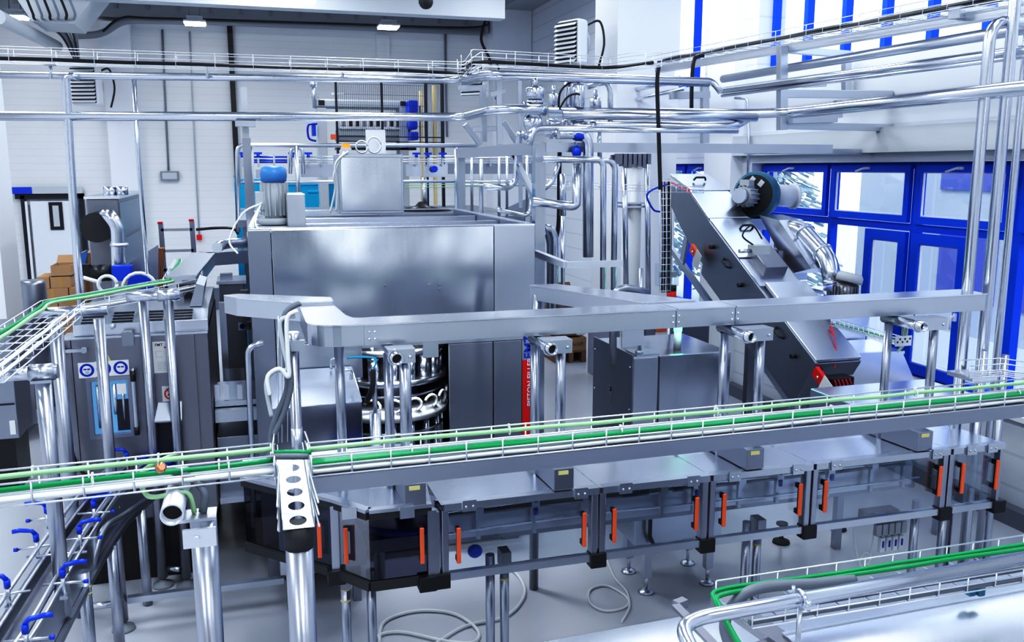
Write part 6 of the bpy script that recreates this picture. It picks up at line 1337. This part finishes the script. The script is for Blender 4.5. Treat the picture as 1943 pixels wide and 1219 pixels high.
# control cabinet between machines
a=YP(415,540,9.2); b=YP(475,690,9.2)
t=T('wall_side_cabinet','dark steel cabinet with grey lockbox and blue round sign, left of the filler','cabinet',((a.x+b.x)/2,9.4,0)); MB().box((a.x,9.2,0),(b.x-.02,9.65,a.z)).build('body','dark',t,bev=.01); MB().box((a.x-.02,9.18,a.z),(b.x,9.67,a.z+.03)).build('lid','bright',t)
a2=YP(455,550,9.15); b2=YP(474,608,9.15); MB().box((a2.x,9.1,b2.z),(b2.x,9.199,a2.z)).build('lockbox','grey',t,bev=.008)
for u,mt in ((460,'signblue'),(474,'yellow')): p=YP(u,620,9.17); s_=MB().box((p.x-.04,9.185,p.z-.04),(p.x+.035,9.199,p.z+.04)).build('safety_sign','paper',t); MB().add([(p.x+.028*math.cos(k*.45),9.183,p.z+.028*math.sin(k*.45)) for k in range(14)],[tuple(range(14))]).build('sign_symbol',mt,s_)
# ================================================================ PLATFORM, RAIL, FAR CONVEYOR
t=T('raised_platform','grey steel platform floor behind the filler on slim legs','platform',(2,12,0)); zp=2.62
x0p,x1p=YP(450,400,10.6).x,YP(1010,400,10.6).x
MB().box((x0p,10.4,zp-.08),(x1p,13.6,zp)).build('deck','mid',t); 
for x in (x0p+.05,x1p-.1): 
    for y_ in (10.45,13.5): MB().box((x,y_,0),(x+.06,y_+.06,zp-.08)).build('leg','mid',t)
MB().prism([YP(950,400,11.2),YP(1012,372,11.2),YP(1012,406,11.2),YP(950,410,11.2)],(0,.02,0)).build('kick_plate','mid',t)
yr=10.9; zr1=YP(700,275,yr).z; zr2=YP(700,345,yr).z
rl=T('platform_railing','two-bar steel safety railing along the raised platform','railing',(1.5,yr,zp))
MB().tube([YP(452,440,yr),YP(450,276,yr),(YP(905,275,yr).x,yr,zr1)],.026,10,.08).build('top_rail','steel',rl); MB().cyl((YP(456,345,yr).x,yr,zr2),(YP(905,345,yr).x,yr,zr2),.02,10).build('mid_rail','steel',rl)
for u in (477,565,718,866,913): x=YP(u,340,yr).x; MB().cyl((x,yr,zp),(x,yr,zr1-.02),.026,10).build('rail_post','steel',rl)
one('railing_return','short inner railing hoop behind the blue bottle guides','railing',MB().tube([YP(551,330,11.6),YP(552,280,11.6),YP(574,280,11.6),YP(576,330,11.6)],.022,8,.08),'steel')
fc=T('far_conveyor','raised bottle conveyor with blue guides and steel side plates behind the filler','conveyor',(1.5,12.2,zp)); yc=12.0
for (u0,u1,v0,v1,mt) in ((485,545,322,338,'steel'),(570,645,312,336,'bright'),(770,800,312,334,'bright'),(804,848,312,336,'bright'),(850,1010,310,330,'mid')):
    a=YP(u0,v0,yc); b=YP(u1,v1,yc); MB().box((a.x,yc,b.z),(b.x,yc+.02,a.z)).build('side_plate',mt,fc)
for v in (298,304,308): 
    a=YP(482,v,yc-.05); b=YP(545,v,yc-.05); MB().tube([a,b],.012,6).build('blue_guide','bluep',fc); MB().tube([YP(560,v,yc-.05),YP(1010,v-2,yc-.05)],.010,6).build('guide_rail','galv',fc)
for u in (460,490,520,555,585,610,690,790,812,840,880,930,990):
    p=YP(u,302,yc-.08); MB().box((p.x-.012,yc-.1,p.z-.1),(p.x+.012,yc-.07,p.z+.06)).build('bracket','steel',fc)
    if u in (490,555,585,790,812,840,930,460): MB().box((p.x-.05,yc-.11,p.z+.06),(p.x+.05,yc-.06,p.z+.085)).cyl((p.x,yc-.09,p.z+.02),(p.x,yc-.09,p.z+.06),.02,8).build('clamp_lever','bluep',fc)
p=YP(823,321,yc-.03); MB().cyl(p,p+Vector((0,-.06,0)),.045,10).build('blue_knob','bluep',fc)
for u in (805,640,500): p=YP(u,330,yc+.1); MB().cyl((p.x,yc+.1,zp),(p.x,yc+.1,p.z-.05),.035,12).build('leg','steel',fc)
p=YP(803,385,yc+.1); MB().lathe((YP(803,380,yc).x,yc+.1,zp),[(.42,0),(.1,.06),(.04,.12)],n=24).build('round_base','black',fc)
m_=MB(); 
for k in range(3): m_.tube([YP(770,346+k*5,yc),YP(1015,343+k*5,yc)],.006,5)
m_.build('green_tinted_rods','lgreen',fc)
for (u0,v0,u1,v1,lb) in ((583,362,606,388,'cyan crate cover behind the control cabinet of the filler'),(444,332,452,470,'tall cyan panel edge left of the platform railing'),(456,340,500,385,'cyan panel behind the railing, lower left')):
    a=YP(u0,v0,12.8); b=YP(u1,v1,12.8); one('plastic_crate',lb,'crate',MB().box((a.x,12.8,max(b.z,zp) if u0>455 else 0),(b.x,12.9,a.z)).box((a.x+.01,12.79,a.z-.03),(b.x-.01,12.7999,a.z-.01)),'cyan')
a=YP(448,330,12.6); b=YP(905,385,12.6)
one('cyan_machine_base','long cyan machine skirt at the back wall behind the platform','machine base',MB().box((YP(447,400,14.5).x,14.5,0),(YP(640,400,14.5).x,15,YP(500,345,14.5).z)).box((YP(447,400,14.5).x,14.48,YP(500,352,14.5).z),(YP(640,400,14.5).x,14.4999,YP(500,350,14.5).z)),'cyan')
# far packing machine + cage
yf=14.0
pm=T('packing_machine','grey gantry packing machine with black grippers behind the mesh cage','packing machine',(YP(740,300,yf).x,yf+.8,0))
def fb(u0,v0,u1,v1,y,d,mt,nm,bev=0,par=pm,zmin=None):
    a=YP(u0,v0,y); b=YP(u1,v1,y); return MB().box((a.x,y,b.z if zmin is None else zmin),(b.x,y+d,a.z)).build(nm,mat_(mt),par,bev=bev)
def mat_(m_): return m_
fb(600,188,775,206,yf,.5,'lgrey','gantry_beam',.02); fb(604,190,616,200,yf-.01,.009,'black','beam_window'); fb(760,192,770,201,yf-.01,.009,'black','beam_window')
fb(602,204,622,300,yf,.4,'lgrey','gantry_column',.01,zmin=0); fb(758,204,776,300,yf,.4,'lgrey','gantry_column',.01,zmin=0)
fb(640,246,780,258,yf+.1,.3,'lgrey','lower_beam'); fb(640,258,776,268,yf+.05,.3,'grey','lower_beam'); fb(640,274,790,285,yf,.4,'black','base_beam')
for k in range(9): fb(650+k*13,228,656+k*13,240,yf+.1,.1,'black' if k%3 else 'dark','gripper')
for k in range(7): fb(652+k*16,222,655+k*16,228,yf+.15,.06,'pipe','gripper_rod')
fb(644,241,776,246,yf+.05,.3,'bright','gripper_plate'); fb(628,255,640,265,yf-.1,.08,'orange','orange_button')
fb(590,180,606,184,yf,.2,'lgrey','top_arm'); fb(630,176,652,179,yf+.3,.1,'lgrey','top_arm')
MB().tube(spline([YP(602,235,yf-.1),YP(585,238,yf-.1),YP(586,262,yf-.1),YP(600,268,yf-.1)]),.016,7).build('blue_hose','signblue',pm); fb(592,236,600,258,yf-.1,.2,'bluep','blue_block')
p=YP(595,170,yf); MB().cyl((p.x,yf,YP(595,205,yf).z),(p.x,yf,YP(595,155,yf).z),.025,8).lathe((p.x,yf,YP(595,165,yf).z),[(.05,0),(.07,.05),(.03,.08)],n=12).build('dispenser','steel',pm)
# bright blue + cream
fb(776,190,794,214,yf-.3,.4,'bluep','blue_cabinet',.02); fb(778,228,794,246,yf-.3,.4,'bluep','blue_cabinet',.04); fb(780,250,795,266,yf-.3,.4,'bluep','blue_cabinet',.02); fb(776,215,795,218,yf-.31,.3,'paper','white_band')
fb(797,172,804,300,yf-.2,.1,'cream','cream_profile',zmin=zp); fb(822,162,829,300,yf-.2,.1,'cream','cream_profile',zmin=zp)
cg_=T('mesh_cage','black-framed wire mesh safety cage on the raised platform','safety cage',(YP(740,300,13.2).x,13.2,0)); yg=13.2
for (u0,u1) in ((635,644),(722,729),(806,813),(837,844)): a=YP(u0,155,yg); b=YP(u1,300,yg); MB().box((a.x,yg,0),(b.x,yg+.06,a.z)).build('cage_post','frame_black',cg_)
for v0,v1 in ((154,158),(258,262),(268,271)): a=YP(640,v0,yg); b=YP(842,v1,yg); MB().box((a.x,yg+.01,b.z),(b.x,yg+.05,a.z)).build('cage_rail','frame_black',cg_)
m_=MB(); a=YP(642,158,yg); b=YP(810,260,yg); nx=46
for k in range(nx+1): x=a.x+(b.x-a.x)*k/nx; m_.box((x-.0022,yg+.02,b.z),(x+.0022,yg+.0244,a.z))
for k in range(6): z=b.z+(a.z-b.z)*k/5; m_.box((a.x,yg+.025,z-.002),(b.x,yg+.029,z+.002))
a=YP(813,158,yg); b=YP(840,300,yg)
for k in range(10): x=a.x+(b.x-a.x)*k/10; m_.box((x-.0022,yg+.02,b.z),(x+.0022,yg+.0244,a.z))
m_.build('wire_mesh','frame_black',cg_)
# extra far conveyors to the right of the deck (cluster of small fittings)
fx=T('pipe_rack','rack of slim vertical steel tubes and rails right of the platform railing','pipe rack',(YP(960,330,10.2).x,10.2,0))
for u in (878,895,947,962,1000): x=YP(u,340,10.2).x; MB().cyl((x,10.2,zp),(x,10.2,YP(u,285 if u>900 else 295,10.2).z),.018,8).build('rack_tube','steel',fx)
for v in (300,345,352): MB().cyl(YP(876,v,10.2),YP(1015,v-1,10.2),.012,8).build('rack_rail','galv',fx)
for x_ in (YP(878,340,10.2).x,YP(1000,340,10.2).x): MB().box((x_-.03,10.17,0),(x_+.03,10.23,zp)).build('leg','steel',fx)
